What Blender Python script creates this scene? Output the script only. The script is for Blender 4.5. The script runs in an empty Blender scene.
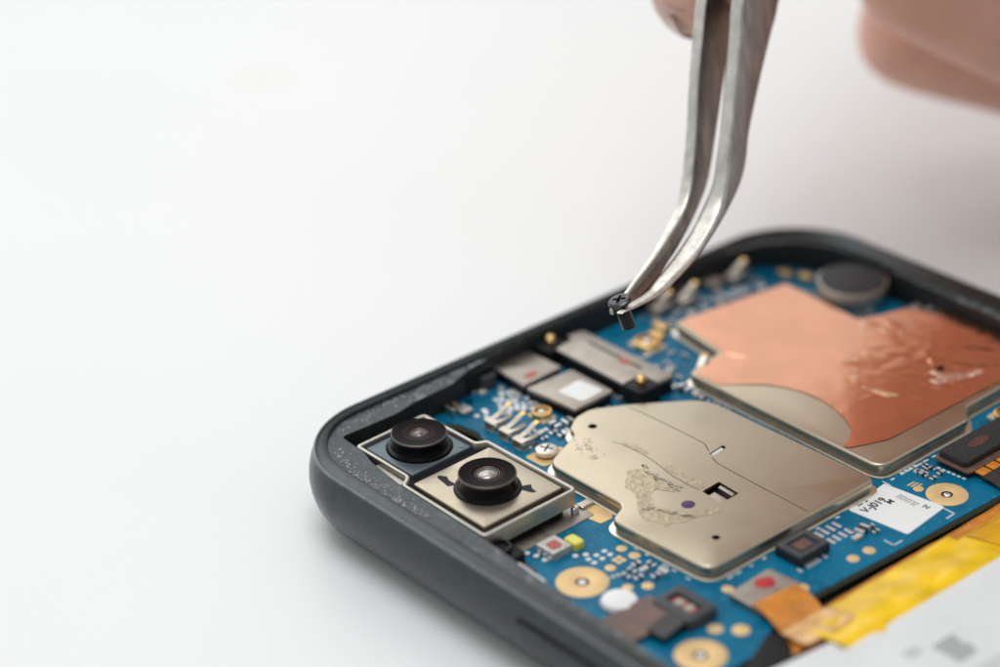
# Close-up of an opened smartphone on a white table: curved tweezers lift a tiny
# black screw above the blue circuit board.  Authored in millimetres in the
# phone's own frame (X along its long side, Y along its short side, Z up);
# one Blender unit is one centimetre.
import bpy, bmesh, math, random
from mathutils import Vector, Matrix, noise as mnoise
from mathutils.geometry import delaunay_2d_cdt

S = 0.1
SC = bpy.context.scene
COL = SC.collection
rng = random.Random(7)

# ------------------------------------------------------------------ camera
CAM = Vector((157.5, -102.9, 118.0))
F, PITCH, ROLL, YAW = 2300.0, math.radians(28), math.radians(2), math.radians(140)
FWD = Vector((math.cos(YAW) * math.cos(PITCH), math.sin(YAW) * math.cos(PITCH), -math.sin(PITCH)))
R0 = Vector((math.sin(YAW), -math.cos(YAW), 0))
D0 = FWD.cross(R0)
RIGHT = math.cos(ROLL) * R0 + math.sin(ROLL) * D0
DOWN = -math.sin(ROLL) * R0 + math.cos(ROLL) * D0

def sight(px, py):
    return FWD + RIGHT * ((px - 500) / F) + DOWN * ((py - 333.5) / F)

def at(px, py, d):
    """the point seen there in the photograph at a measured distance of d mm"""
    return CAM + sight(px, py) * d

def on_plane(px, py, p0, n):
    s = sight(px, py)
    return CAM + s * ((p0 - CAM).dot(n) / s.dot(n))

# ------------------------------------------------------------------ materials
def mat(name, color, rough=0.5, metal=0.0, var=0.0, vscale=8.0, rvar=0.0, bump=0.0, bscale=20.0,
        coat=0.0, stretch=(1, 1, 1), spec=0.5, detail=4.0, alpha=1.0, sss=0.0, trans=0.0):
    m = bpy.data.materials.new(name); m.use_nodes = True
    nt = m.node_tree; b = nt.nodes['Principled BSDF']
    b.inputs['Base Color'].default_value = (*color, 1)
    b.inputs['Roughness'].default_value = rough
    b.inputs['Metallic'].default_value = metal
    b.inputs['Coat Weight'].default_value = coat
    b.inputs['Coat Roughness'].default_value = 0.15
    b.inputs['Specular IOR Level'].default_value = spec
    b.inputs['Alpha'].default_value = alpha
    b.inputs['Transmission Weight'].default_value = trans
    if sss:
        b.inputs['Subsurface Weight'].default_value = sss
        b.inputs['Subsurface Radius'].default_value = (0.25, 0.1, 0.05)
        b.inputs['Subsurface Scale'].default_value = 1.0
    tc = nt.nodes.new('ShaderNodeTexCoord'); mp = nt.nodes.new('ShaderNodeMapping')
    mp.inputs['Scale'].default_value = stretch
    nt.links.new(tc.outputs['Object'], mp.inputs['Vector'])
    def nz(scale, det=detail):
        n = nt.nodes.new('ShaderNodeTexNoise'); n.inputs['Scale'].default_value = scale
        n.inputs['Detail'].default_value = det
        nt.links.new(mp.outputs['Vector'], n.inputs['Vector']); return n
    if var:
        n = nz(vscale); r = nt.nodes.new('ShaderNodeValToRGB')
        r.color_ramp.elements[0].position = 0.3; r.color_ramp.elements[1].position = 0.7
        r.color_ramp.elements[0].color = (*[c * (1 - var) for c in color], 1)
        r.color_ramp.elements[1].color = (*[min(1, c * (1 + var)) for c in color], 1)
        nt.links.new(n.outputs['Fac'], r.inputs['Fac']); nt.links.new(r.outputs['Color'], b.inputs['Base Color'])
    if rvar:
        n = nz(vscale * 1.7); mr = nt.nodes.new('ShaderNodeMapRange')
        mr.inputs['From Min'].default_value = 0.3; mr.inputs['From Max'].default_value = 0.7
        mr.inputs['To Min'].default_value = max(0.02, rough - rvar); mr.inputs['To Max'].default_value = rough + rvar
        nt.links.new(n.outputs['Fac'], mr.inputs['Value']); nt.links.new(mr.outputs['Result'], b.inputs['Roughness'])
    if bump:
        n = nz(bscale); bp = nt.nodes.new('ShaderNodeBump')
        bp.inputs['Strength'].default_value = bump; bp.inputs['Distance'].default_value = 0.02
        nt.links.new(n.outputs['Fac'], bp.inputs['Height']); nt.links.new(bp.outputs['Normal'], b.inputs['Normal'])
    return m

def mix_over(m, fac_socket, color, rough=None):
    """lay another base colour over a material where fac is 1"""
    nt = m.node_tree; b = nt.nodes['Principled BSDF']
    mx = nt.nodes.new('ShaderNodeMix'); mx.data_type = 'RGBA'
    old = b.inputs['Base Color']
    if old.is_linked:
        nt.links.new(old.links[0].from_socket, mx.inputs['A'])
    else:
        mx.inputs['A'].default_value = old.default_value
    mx.inputs['B'].default_value = (*color, 1)
    nt.links.new(fac_socket, mx.inputs['Factor'])
    nt.links.new(mx.outputs['Result'], old)

def noise_mask(m, scale, lo, hi, stretch=(1, 1, 1), detail=3.0, loc=(0, 0, 0)):
    nt = m.node_tree
    tc = nt.nodes.new('ShaderNodeTexCoord'); mp = nt.nodes.new('ShaderNodeMapping')
    mp.inputs['Scale'].default_value = stretch; mp.inputs['Location'].default_value = loc
    n = nt.nodes.new('ShaderNodeTexNoise'); n.inputs['Scale'].default_value = scale; n.inputs['Detail'].default_value = detail
    mr = nt.nodes.new('ShaderNodeMapRange'); mr.inputs['From Min'].default_value = lo; mr.inputs['From Max'].default_value = hi
    nt.links.new(tc.outputs['Object'], mp.inputs['Vector']); nt.links.new(mp.outputs['Vector'], n.inputs['Vector'])
    nt.links.new(n.outputs['Fac'], mr.inputs['Value'])
    return mr.outputs['Result']

def times(m, a, b):
    x = m.node_tree.nodes.new('ShaderNodeMath'); x.operation = 'MULTIPLY'
    m.node_tree.links.new(a, x.inputs[0]); m.node_tree.links.new(b, x.inputs[1]); return x.outputs[0]

def scratches(m, strength=0.25, scale=(2, 160, 1), rot=0.5):
    """fine hairline scratches as a bump"""
    nt = m.node_tree; b = nt.nodes['Principled BSDF']
    tc = nt.nodes.new('ShaderNodeTexCoord'); mp = nt.nodes.new('ShaderNodeMapping')
    mp.inputs['Rotation'].default_value = (0, 0, rot); mp.inputs['Scale'].default_value = scale
    n = nt.nodes.new('ShaderNodeTexNoise'); n.inputs['Scale'].default_value = 1.0; n.inputs['Detail'].default_value = 3
    bp = nt.nodes.new('ShaderNodeBump'); bp.inputs['Strength'].default_value = strength; bp.inputs['Distance'].default_value = 0.004
    nt.links.new(tc.outputs['Object'], mp.inputs['Vector']); nt.links.new(mp.outputs['Vector'], n.inputs['Vector'])
    nt.links.new(n.outputs['Fac'], bp.inputs['Height'])
    if b.inputs['Normal'].is_linked:
        nt.links.new(b.inputs['Normal'].links[0].from_socket, bp.inputs['Normal'])
    nt.links.new(bp.outputs['Normal'], b.inputs['Normal'])

M = {}
M['table'] = mat('white tabletop', (0.80, 0.81, 0.81), 0.45, var=0.012, vscale=0.25, bump=0.03, bscale=3)
st = M['table'].node_tree
# a faint tea-coloured mark on the table
_tc = st.nodes.new('ShaderNodeTexCoord'); _mp = st.nodes.new('ShaderNodeMapping'); _mp.vector_type = 'TEXTURE'
_mp.inputs['Location'].default_value = (-9.26, 6.59, 0); _mp.inputs['Rotation'].default_value = (0, 0, math.radians(50)); _mp.inputs['Scale'].default_value = (0.62, 0.4, 1)
_gr = st.nodes.new('ShaderNodeTexGradient'); _gr.gradient_type = 'SPHERICAL'
st.links.new(_tc.outputs['Object'], _mp.inputs['Vector']); st.links.new(_mp.outputs['Vector'], _gr.inputs['Vector'])
_ml = times(M['table'], _gr.outputs['Fac'], noise_mask(M['table'], 2.5, 0.3, 0.75))
mix_over(M['table'], _ml, (0.76, 0.72, 0.58))

M['frame_edge_glint'] = mat('frame edge painted glint', (0.20, 0.22, 0.225), 0.35, 0.7, var=0.25, vscale=30)  # ridge glint put into the colour, lighter than the rest of the frame
M['frame'] = mat('dark anodised frame', (0.060, 0.070, 0.074), 0.28, 0.85, var=0.08, vscale=6, rvar=0.05, bump=0.05, bscale=120)
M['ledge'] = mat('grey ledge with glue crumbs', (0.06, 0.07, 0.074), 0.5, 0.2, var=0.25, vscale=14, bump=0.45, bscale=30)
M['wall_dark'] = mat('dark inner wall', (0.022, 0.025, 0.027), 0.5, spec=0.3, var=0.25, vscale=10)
M['plastic_black'] = mat('black plastic', (0.010, 0.011, 0.012), 0.5, spec=0.2, var=0.2, vscale=10, bump=0.1, bscale=60)
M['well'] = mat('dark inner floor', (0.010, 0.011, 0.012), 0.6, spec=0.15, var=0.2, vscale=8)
M['glue'] = mat('clear glue crumbs', (0.55, 0.58, 0.58), 0.25, spec=0.6)
M['steel'] = mat('nickel silver sheet', (0.52, 0.455, 0.345), 0.32, 1.0, var=0.03, vscale=2, rvar=0.02)
scratches(M['steel'], 0.16, (2, 150, 1), 0.9); scratches(M['steel'], 0.14, (1.2, 60, 1), -0.45); scratches(M['steel'], 0.08, (1, 40, 1), 0.25)
M['steel_lip'] = mat('bright cut edge', (0.72, 0.67, 0.56), 0.3, 1.0, var=0.1, vscale=20)
M['steel_dark'] = mat('dull steel sheet', (0.40, 0.36, 0.315), 0.42, 1.0, var=0.08, vscale=6, rvar=0.06, bump=0.04, bscale=10)
M['bracket'] = mat('bright bracket steel', (0.54, 0.515, 0.46), 0.42, 1.0, var=0.06, vscale=8)
M['gold_plate'] = mat('champagne camera plate', (0.48, 0.42, 0.325), 0.38, 1.0, var=0.03, vscale=8, rvar=0.04)
M['blue_plate'] = mat('blue grey camera plate', (0.125, 0.158, 0.18), 0.42, 0.6, var=0.06, vscale=8, bump=0.06, bscale=20)
M['lens_black'] = mat('black lens barrel', (0.005, 0.005, 0.006), 0.22, spec=0.15, var=0.2, vscale=10)
M['lens_face'] = mat('glossy lens face', (0.005, 0.003, 0.003), 0.14, spec=0.025)
M['lens_maroon_refl'] = mat('maroon lens reflection', (0.014, 0.002, 0.004), 0.12, spec=0.04)  # maroon reflection on the lens face, put into the colour
M['lens_edge'] = mat('worn barrel edge', (0.13, 0.115, 0.105), 0.35, 0.4)
M['lens_glass'] = mat('lens glass', (0.35, 0.30, 0.27), 0.08, 0.75, var=0.6, vscale=16, coat=1.0)
M['lens_glass_dark'] = mat('dark lens glass', (0.10, 0.075, 0.07), 0.10, 0.5, var=0.5, vscale=20, coat=1.0)
M['gold'] = mat('gold plating', (0.80, 0.53, 0.22), 0.34, 1.0, var=0.08, vscale=10, rvar=0.06)
M['goldpad'] = mat('pale gold pad', (0.76, 0.53, 0.25), 0.5, 0.35, var=0.08, vscale=8, bump=0.05, bscale=30)
M['solder'] = mat('solder', (0.74, 0.76, 0.78), 0.3, 0.75, var=0.1, vscale=30)
M['silk'] = mat('pale solder paste', (0.66, 0.68, 0.68), 0.5)
M['contact'] = mat('pale spring steel', (0.56, 0.51, 0.44), 0.38, 1.0, var=0.14, vscale=12)
M['cream'] = mat('cream ceramic', (0.58, 0.53, 0.42), 0.5, var=0.08, vscale=12)
M['chip'] = mat('black chip resin', (0.022, 0.024, 0.028), 0.48, spec=0.3, var=0.15, vscale=20, bump=0.1, bscale=80)
M['brown_smd'] = mat('brown ceramic chip', (0.10, 0.065, 0.045), 0.45, var=0.1)
M['dark_smd'] = mat('dark resistor', (0.02, 0.022, 0.028), 0.4)
M['conn_grey'] = mat('dark grey connector', (0.055, 0.06, 0.065), 0.4, spec=0.3, var=0.15, vscale=12, bump=0.08, bscale=40)
M['foam'] = mat('charcoal foam pad', (0.035, 0.035, 0.034), 0.8, spec=0.2, var=0.3, vscale=40, bump=0.5, bscale=60)
M['board_edge'] = mat('board core edge', (0.20, 0.21, 0.14), 0.6, var=0.15, vscale=20)
M['orange_flex'] = mat('orange polyimide flex', (0.62, 0.22, 0.02), 0.3, var=0.25, vscale=6, bump=0.15, bscale=8, coat=0.3)
M['yellow_tape'] = mat('yellow polyimide tape', (0.84, 0.52, 0.008), 0.28, var=0.22, vscale=3.2, bump=0.4, bscale=5, coat=0.1, spec=0.35)
M['brown_flex'] = mat('brown flex ribbon', (0.12, 0.065, 0.045), 0.35, var=0.25, vscale=8, bump=0.1, bscale=14)
M['dark_flex'] = mat('dark flex ribbon', (0.028, 0.024, 0.024), 0.42, var=0.2, vscale=8)
M['white_label'] = mat('white label', (0.80, 0.81, 0.80), 0.5, var=0.02, vscale=10)
M['ink'] = mat('black ink', (0.03, 0.03, 0.032), 0.6)
M['grey_ink'] = mat('grey ink', (0.25, 0.25, 0.26), 0.6)
M['pale_ink'] = mat('pale grey ink', (0.40, 0.41, 0.41), 0.6)
M['battery'] = mat('battery label', (0.70, 0.715, 0.715), 0.42, var=0.05, vscale=1.5, bump=0.05, bscale=4)
M['red'] = mat('red marker dot', (0.45, 0.012, 0.02), 0.45, var=0.1)
M['pale_red'] = mat('faded red marker', (0.46, 0.10, 0.075), 0.5, var=0.2, vscale=20)
M['purple'] = mat('purple marker dot', (0.055, 0.012, 0.10), 0.4)
M['white_plastic'] = mat('white plastic', (0.80, 0.80, 0.79), 0.45)
M['yellow_smd'] = mat('yellow phosphor', (0.78, 0.72, 0.10), 0.4, sss=0.0)
M['clear_resin'] = mat('clear resin', (0.42, 0.40, 0.36), 0.2, coat=0.6, var=0.3, vscale=20)
M['residue'] = mat('dried glue residue', (0.50, 0.43, 0.305), 0.42, 0.95, var=0.12, vscale=10, bump=0.5, bscale=16)
M['residue_pale'] = mat('pale glue flakes', (0.52, 0.47, 0.36), 0.4, 0.3, var=0.1, vscale=20)
M['screw_black'] = mat('black oxide screw', (0.07, 0.07, 0.075), 0.24, 0.9, var=0.25, vscale=30)
M['screw_thread'] = mat('screw thread painted highlight', (0.17, 0.18, 0.19), 0.28, 0.9)  # same black screw, base lightened to carry the thread highlights
M['nickel'] = mat('nickel screw', (0.72, 0.66, 0.58), 0.25, 1.0)
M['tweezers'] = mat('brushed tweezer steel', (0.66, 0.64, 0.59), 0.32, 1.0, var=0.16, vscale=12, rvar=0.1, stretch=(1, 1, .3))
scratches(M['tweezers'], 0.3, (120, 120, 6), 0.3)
M['tweezers_face_shaded'] = mat('shaded tweezer face', (0.34, 0.315, 0.29), 0.34, 1.0, var=0.28, vscale=9, rvar=0.1, stretch=(1, 1, .25))  # same steel, colour darkened for the shaded surroundings it would mirror
scratches(M['tweezers_face_shaded'], 0.35, (140, 140, 5), 0.3)
M['skin'] = mat('skin', (0.74, 0.44, 0.34), 0.5, var=0.07, vscale=1.8, bump=0.3, bscale=14, sss=0.45)
M['nail'] = mat('fingernail', (0.66, 0.42, 0.35), 0.28, coat=0.4, sss=0.1)

# copper foil
M['copper'] = mat('copper foil', (0.94, 0.475, 0.30), 0.16, 1.0, var=0.05, vscale=1.1, rvar=0.02, bump=0.05, bscale=14)
scratches(M['copper'], 0.10, (3, 60, 1), 0.4)
# blue board with faint copper runs under the mask
pcb = M['pcb'] = mat('blue solder mask', (0.0, 0.128, 0.238), 0.36, spec=0.15, var=0.10, vscale=2.0, bump=0.04, bscale=60)
nt = pcb.node_tree
tc = nt.nodes.new('ShaderNodeTexCoord')
vo = nt.nodes.new('ShaderNodeTexVoronoi'); vo.distance = 'CHEBYCHEV'; vo.inputs['Scale'].default_value = 4.0
nt.links.new(tc.outputs['Object'], vo.inputs['Vector'])
sep = nt.nodes.new('ShaderNodeSeparateColor'); nt.links.new(vo.outputs['Color'], sep.inputs['Color'])
def stripes(axis):
    w = nt.nodes.new('ShaderNodeTexWave'); w.bands_direction = axis; w.inputs['Scale'].default_value = 9.0
    nt.links.new(tc.outputs['Object'], w.inputs['Vector'])
    g = nt.nodes.new('ShaderNodeMath'); g.operation = 'GREATER_THAN'; g.inputs[1].default_value = 0.72
    nt.links.new(w.outputs['Fac'], g.inputs[0]); return g.outputs[0]
sx, sy = stripes('X'), stripes('Y')
pick = nt.nodes.new('ShaderNodeMath'); pick.operation = 'GREATER_THAN'; pick.inputs[1].default_value = 0.5
nt.links.new(sep.outputs['Red'], pick.inputs[0])
mxs = nt.nodes.new('ShaderNodeMix'); nt.links.new(pick.outputs[0], mxs.inputs['Factor'])
nt.links.new(sx, mxs.inputs['A']); nt.links.new(sy, mxs.inputs['B'])
pick2 = nt.nodes.new('ShaderNodeMath'); pick2.operation = 'GREATER_THAN'; pick2.inputs[1].default_value = 0.45
nt.links.new(sep.outputs['Green'], pick2.inputs[0])
fac = times(pcb, mxs.outputs['Result'], pick2.outputs[0])
half = nt.nodes.new('ShaderNodeMath'); half.operation = 'MULTIPLY'; half.inputs[1].default_value = 0.8
nt.links.new(fac, half.inputs[0])
mix_over(pcb, half.outputs[0], (0.006, 0.21, 0.36))
v2 = nt.nodes.new('ShaderNodeTexVoronoi'); v2.inputs['Scale'].default_value = 11.0
nt.links.new(tc.outputs['Object'], v2.inputs['Vector'])
lt = nt.nodes.new('ShaderNodeMath'); lt.operation = 'LESS_THAN'; lt.inputs[1].default_value = 0.17
nt.links.new(v2.outputs['Distance'], lt.inputs[0])
sep2 = nt.nodes.new('ShaderNodeSeparateColor'); nt.links.new(v2.outputs['Color'], sep2.inputs['Color'])
gt2 = nt.nodes.new('ShaderNodeMath'); gt2.operation = 'GREATER_THAN'; gt2.inputs[1].default_value = 0.55
nt.links.new(sep2.outputs['Blue'], gt2.inputs[0])
mix_over(pcb, times(pcb, lt.outputs[0], gt2.outputs[0]), (0.03, 0.22, 0.33))
# pale glue smears on the ledge
mix_over(M['ledge'], times(M['ledge'], noise_mask(M['ledge'], 9, 0.50, 0.62), noise_mask(M['ledge'], 1.4, 0.42, 0.58)), (0.20, 0.22, 0.22))

# ------------------------------------------------------------------ mesh helpers
ORIGIN = {}

class MB:
    """collects shapes (in mm) and links them as ONE mesh object"""
    def __init__(self):
        self.v, self.f, self.mi, self.mats = [], [], [], []
    def add(self, verts, faces, m):
        if m not in self.mats: self.mats.append(m)
        i, o = self.mats.index(m), len(self.v)
        self.v += [Vector(p) for p in verts]
        for f in faces:
            self.f.append([o + k for k in f]); self.mi.append(i)
        return self
    def build(self, name, parent=None, smooth=35, bevel=0.0, seg=2, base=None):
        lo = Vector([min(p[i] for p in self.v) for i in range(3)])
        hi = Vector([max(p[i] for p in self.v) for i in range(3)])
        org = Vector(base) if base is not None else Vector(((lo.x + hi.x) / 2, (lo.y + hi.y) / 2, lo.z))
        me = bpy.data.meshes.new(name)
        me.from_pydata([(p - org) * S for p in self.v], [], self.f)
        for m in self.mats: me.materials.append(M[m])
        me.polygons.foreach_set('material_index', self.mi)
        bm = bmesh.new(); bm.from_mesh(me)
        bmesh.ops.recalc_face_normals(bm, faces=bm.faces[:]); bm.to_mesh(me); bm.free()
        if smooth:
            me.polygons.foreach_set('use_smooth', [True] * len(me.polygons))
            me.set_sharp_from_angle(angle=math.radians(smooth))
        o = bpy.data.objects.new(name, me); COL.objects.link(o)
        if bevel:
            b = o.modifiers.new('bevel', 'BEVEL'); b.width = bevel * S; b.segments = seg
            b.limit_method = 'ANGLE'; b.angle_limit = math.radians(40); b.harden_normals = False
        ORIGIN[o.name] = org
        po = Vector((0, 0, 0))
        if parent is not None:
            o.parent = parent; po = ORIGIN[parent.name]
        o.location = (org - po) * S
        return o

def tag(o, label=None, cat=None, group=None, kind=None):
    if label: o['label'] = label
    if cat: o['category'] = cat
    if group: o['group'] = group
    if kind: o['kind'] = kind
    return o

def empty(name, loc):
    o = bpy.data.objects.new(name, None); COL.objects.link(o)
    o.location = Vector(loc) * S; o.empty_display_size = 0.5
    ORIGIN[o.name] = Vector(loc); return o

def rot2(p, c, a):
    ca, sa = math.cos(a), math.sin(a); x, y = p[0] - c[0], p[1] - c[1]
    return (c[0] + ca * x - sa * y, c[1] + sa * x + ca * y)

def box(x0, x1, y0, y1, z0, z1, a=0.0):
    c = ((x0 + x1) / 2, (y0 + y1) / 2)
    q = [rot2(p, c, a) for p in ((x0, y0), (x1, y0), (x1, y1), (x0, y1))]
    v = [(*p, z0) for p in q] + [(*p, z1) for p in q]
    return v, [(3, 2, 1, 0), (4, 5, 6, 7), (0, 1, 5, 4), (1, 2, 6, 5), (2, 3, 7, 6), (3, 0, 4, 7)]

def area(p):
    return sum(p[i][0] * p[(i + 1) % len(p)][1] - p[(i + 1) % len(p)][0] * p[i][1] for i in range(len(p))) / 2

def rounded(pts, r=0.5, n=5):
    """round the corners of a polygon; a point may carry its own radius"""
    if area(pts) < 0: pts = pts[::-1]
    out, N = [], len(pts)
    for i in range(N):
        rr = pts[i][2] if len(pts[i]) > 2 else r
        p, a, b = Vector(pts[i][:2]), Vector(pts[i - 1][:2]), Vector(pts[(i + 1) % N][:2])
        u, w = (a - p), (b - p); lu, lw = u.length, w.length
        u.normalize(); w.normalize()
        t = min(rr, lu * 0.48, lw * 0.48)
        if t < 0.02: out.append((p.x, p.y)); continue
        s, e = p + u * t, p + w * t
        for k in range(n + 1):
            q = k / n
            v = s * (1 - q) ** 2 + p * 2 * q * (1 - q) + e * q * q
            out.append((v.x, v.y))
    return out

def inset(poly, d):
    """offset a CCW polygon inwards by d (outwards when negative)"""
    N, out = len(poly), []
    for i in range(N):
        a, p, b = Vector(poly[i - 1]), Vector(poly[i]), Vector(poly[(i + 1) % N])
        e1, e2 = (p - a), (b - p)
        if e1.length < 1e-6 or e2.length < 1e-6: out.append(tuple(p)); continue
        n1 = Vector((-e1.y, e1.x)).normalized(); n2 = Vector((-e2.y, e2.x)).normalized()
        m = n1 + n2
        m = m / max(m.dot(m) / 2, 0.5)
        out.append(tuple(p + m * d))
    return out

def ccw(p): return p if area(p) > 0 else p[::-1]

def circle(cx, cy, r, n=32, ry=None):
    return [(cx + r * math.cos(2 * math.pi * k / n), cy + (ry or r) * math.sin(2 * math.pi * k / n)) for k in range(n)]

def fill(loops, z):
    bm = bmesh.new(); edges = []
    for lp in loops:
        vs = [bm.verts.new((x, y, 0)) for x, y in lp]
        edges += [bm.edges.new((vs[i], vs[(i + 1) % len(vs)])) for i in range(len(vs))]
    bmesh.ops.triangle_fill(bm, use_beauty=True, use_dissolve=False, edges=edges, normal=(0, 0, 1))
    bm.verts.index_update()
    v = [(p.co.x, p.co.y, z) for p in bm.verts]; f = [[q.index for q in t.verts] for t in bm.faces]
    bm.free(); return v, f

def slab(poly, z0, z1, r=0.0, holes=(), hz=None, bottom=True, n=4):
    """prism with a filleted top edge; holes go from the top down to hz"""
    poly = ccw(poly); L = [(poly, z0)]
    if r > 0:
        for k in range(n + 1):
            a = math.pi / 2 * k / n
            L.append((inset(poly, r * (1 - math.cos(a))), z1 - r + r * math.sin(a)))
    else: L.append((poly, z1))
    v, f, N = [], [], len(poly)
    for lp, z in L: v += [(x, y, z) for x, y in lp]
    for k in range(len(L) - 1):
        for i in range(N):
            j = (i + 1) % N
            f.append((k * N + i, k * N + j, (k + 1) * N + j, (k + 1) * N + i))
    fv, ff = fill([L[-1][0]] + [ccw(h) for h in holes], z1)
    o = len(v); v += fv; f += [[o + q for q in t] for t in ff]
    for h in holes:
        h = ccw(h); o = len(v); K = len(h)
        v += [(x, y, z1) for x, y in h] + [(x, y, hz if hz is not None else z0) for x, y in h]
        f += [(o + i, o + K + i, o + K + (i + 1) % K, o + (i + 1) % K) for i in range(K)]
    if bottom:
        fv, ff = fill([poly], z0); o = len(v); v += fv; f += [[o + q for q in t] for t in ff]
    return weld(v, f)

def weld(v, f):
    key, idx, nv = {}, [], []
    for p in v:
        k = (round(p[0], 4), round(p[1], 4), round(p[2], 4))
        if k not in key: key[k] = len(nv); nv.append(p)
        idx.append(key[k])
    nf = []
    for t in f:
        q = []
        for i in t:
            if idx[i] not in q: q.append(idx[i])
        if len(q) > 2: nf.append(q)
    return nv, nf

def lathe(prof, cx, cy, n=40, cap0=False, cap1=True):
    v, f = [], []
    for r, z in prof:
        v += [(cx + r * math.cos(2 * math.pi * k / n), cy + r * math.sin(2 * math.pi * k / n), z) for k in range(n)]
    for i in range(len(prof) - 1):
        for k in range(n):
            j = (k + 1) % n
            f.append((i * n + k, i * n + j, (i + 1) * n + j, (i + 1) * n + k))
    if cap1: f.append([(len(prof) - 1) * n + k for k in range(n)])
    if cap0: f.append([k for k in range(n)][::-1])
    return v, f

def strip(path, w, t):
    """a flat bent strip: path of (x, y, z), width across the path in plan"""
    v, f, N = [], [], len(path)
    P = [Vector(p) for p in path]
    for i in range(N):
        d = P[min(i + 1, N - 1)] - P[max(i - 1, 0)]
        side = Vector((-d.y, d.x, 0)).normalized() * (w / 2); up = d.cross(side).normalized() * (-t / 2)
        if up.z < 0: up = -up
        v += [P[i] - side - up, P[i] + side - up, P[i] + side + up, P[i] - side + up]
    for i in range(N - 1):
        for k in range(4):
            j = (k + 1) % 4
            f.append((4 * i + k, 4 * i + j, 4 * i + 4 + j, 4 * i + 4 + k))
    f += [(3, 2, 1, 0), tuple(4 * (N - 1) + k for k in range(4))]
    return v, f

def one(name, shape, m, parent, **k):
    return MB().add(*shape, m).build(name, parent, **k)

# ------------------------------------------------------------------ the table
t = MB().add([(-1200, -1200, 0), (1200, -1200, 0), (1200, 1200, 0), (-1200, 1200, 0)], [(0, 1, 2, 3)], 'table').build('table_surface', base=(0, 0, 0))
tag(t, 'plain white matte tabletop under the opened phone', 'table', kind='structure')

# ------------------------------------------------------------------ the phone
phone = empty('smartphone', (75, 36.5, 0))
tag(phone, 'opened dark grey smartphone without its back cover, blue circuit board and two cameras showing', 'smartphone')

# outer frame: a profile swept round the rounded outline
X0, X1, Y0, Y1, RC = -0.55, 150.5, 0.0, 73.4, 10.5
path = []
def corner(cx, cy, a0):
    for k in range(17):
        a = a0 + math.pi / 2 * k / 16
        path.append((Vector((cx + RC * math.cos(a), cy + RC * math.sin(a))), Vector((-math.cos(a), -math.sin(a)))))
corner(X0 + RC, Y0 + RC, math.pi); corner(X1 - RC, Y0 + RC, 1.5 * math.pi)
corner(X1 - RC, Y1 - RC, 0); corner(X0 + RC, Y1 - RC, 0.5 * math.pi)
prof = [(5.0, 0.02), (3.9, 0.1), (2.9, 0.35), (1.9, 0.95), (1.05, 1.85), (0.45, 2.9), (0.12, 4.0), (0.0, 5.1), (0.08, 6.1), (0.28, 6.95), (0.50, 7.5), (0.58, 7.72),
        (0.57, 7.86), (0.63, 7.98), (0.74, 8.02), (0.83, 7.96), (0.86, 7.84)]
inner = [(0.06, 7.80), (0.45, 7.76), (0.86, 7.68), (0.97, 7.60), (1.02, 7.45), (1.02, 4.5)]
v, f = [], []
for p, n in path:
    near = max(0.0, min(1.0, (8 - p.x) / 8)) if abs(n.x) > 0.02 else 0.0      # 1 on the short top edge
    wband = 1.75 * (1 - near) + 0.42 * near
    for o, z in prof + [(0.95 + a * wband, z) for a, z in inner]:
        q = p + n * o; v.append((q.x, q.y, z))
K, N = len(prof) + len(inner), len(path)
for i in range(N):
    j = (i + 1) % N
    for k in range(K - 1):
        f.append((i * K + k, j * K + k, j * K + k + 1, i * K + k + 1))
frame_mb = MB()
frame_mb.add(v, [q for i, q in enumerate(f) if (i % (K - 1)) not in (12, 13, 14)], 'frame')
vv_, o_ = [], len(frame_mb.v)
frame_mb.mats.append('frame_edge_glint')
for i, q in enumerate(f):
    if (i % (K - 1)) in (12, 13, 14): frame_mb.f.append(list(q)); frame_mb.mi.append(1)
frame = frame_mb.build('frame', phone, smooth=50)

# ledge carrying glue, its opening cut to the photographed outline
rim_out = []
for p, n in path:
    near = max(0.0, min(1.0, (8 - p.x) / 8)) if abs(n.x) > 0.02 else 0.0
    q = p + n * (0.97 + 1.0 * (1.75 * (1 - near) + 0.42 * near)); rim_out.append((q.x, q.y))
hole = [(146, 3.5), (100, 3.5), (48, 3.5), (38, 3.9), (26, 4.75), (14.5, 5.0), (9, 5.6), (7, 6.2), (3.3, 6.4), (3.4, 9.5), (3.45, 13.2), (2.9, 15.8),
        (2.75, 20.4), (1.7, 23.5), (1.05, 27), (0.95, 31), (0.9, 43), (0.95, 57), (1.3, 61.5), (2.4, 65.2), (4.6, 68.3), (8.2, 70.1), (14, 70.6), (20, 69.9), (32, 69.6), (146, 69.6)]
hole = rounded(hole, 0.5, 3)
v, f = fill([ccw(rim_out), ccw(hole)], 7.32)
K = len(hole); o = len(v); hl = ccw(hole)
lmb = MB().add(*weld(v, f), 'ledge')
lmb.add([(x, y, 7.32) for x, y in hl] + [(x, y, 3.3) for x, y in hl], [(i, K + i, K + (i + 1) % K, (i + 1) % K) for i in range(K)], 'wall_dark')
ledge = lmb.build('inner_ledge', phone, smooth=40)
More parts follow.
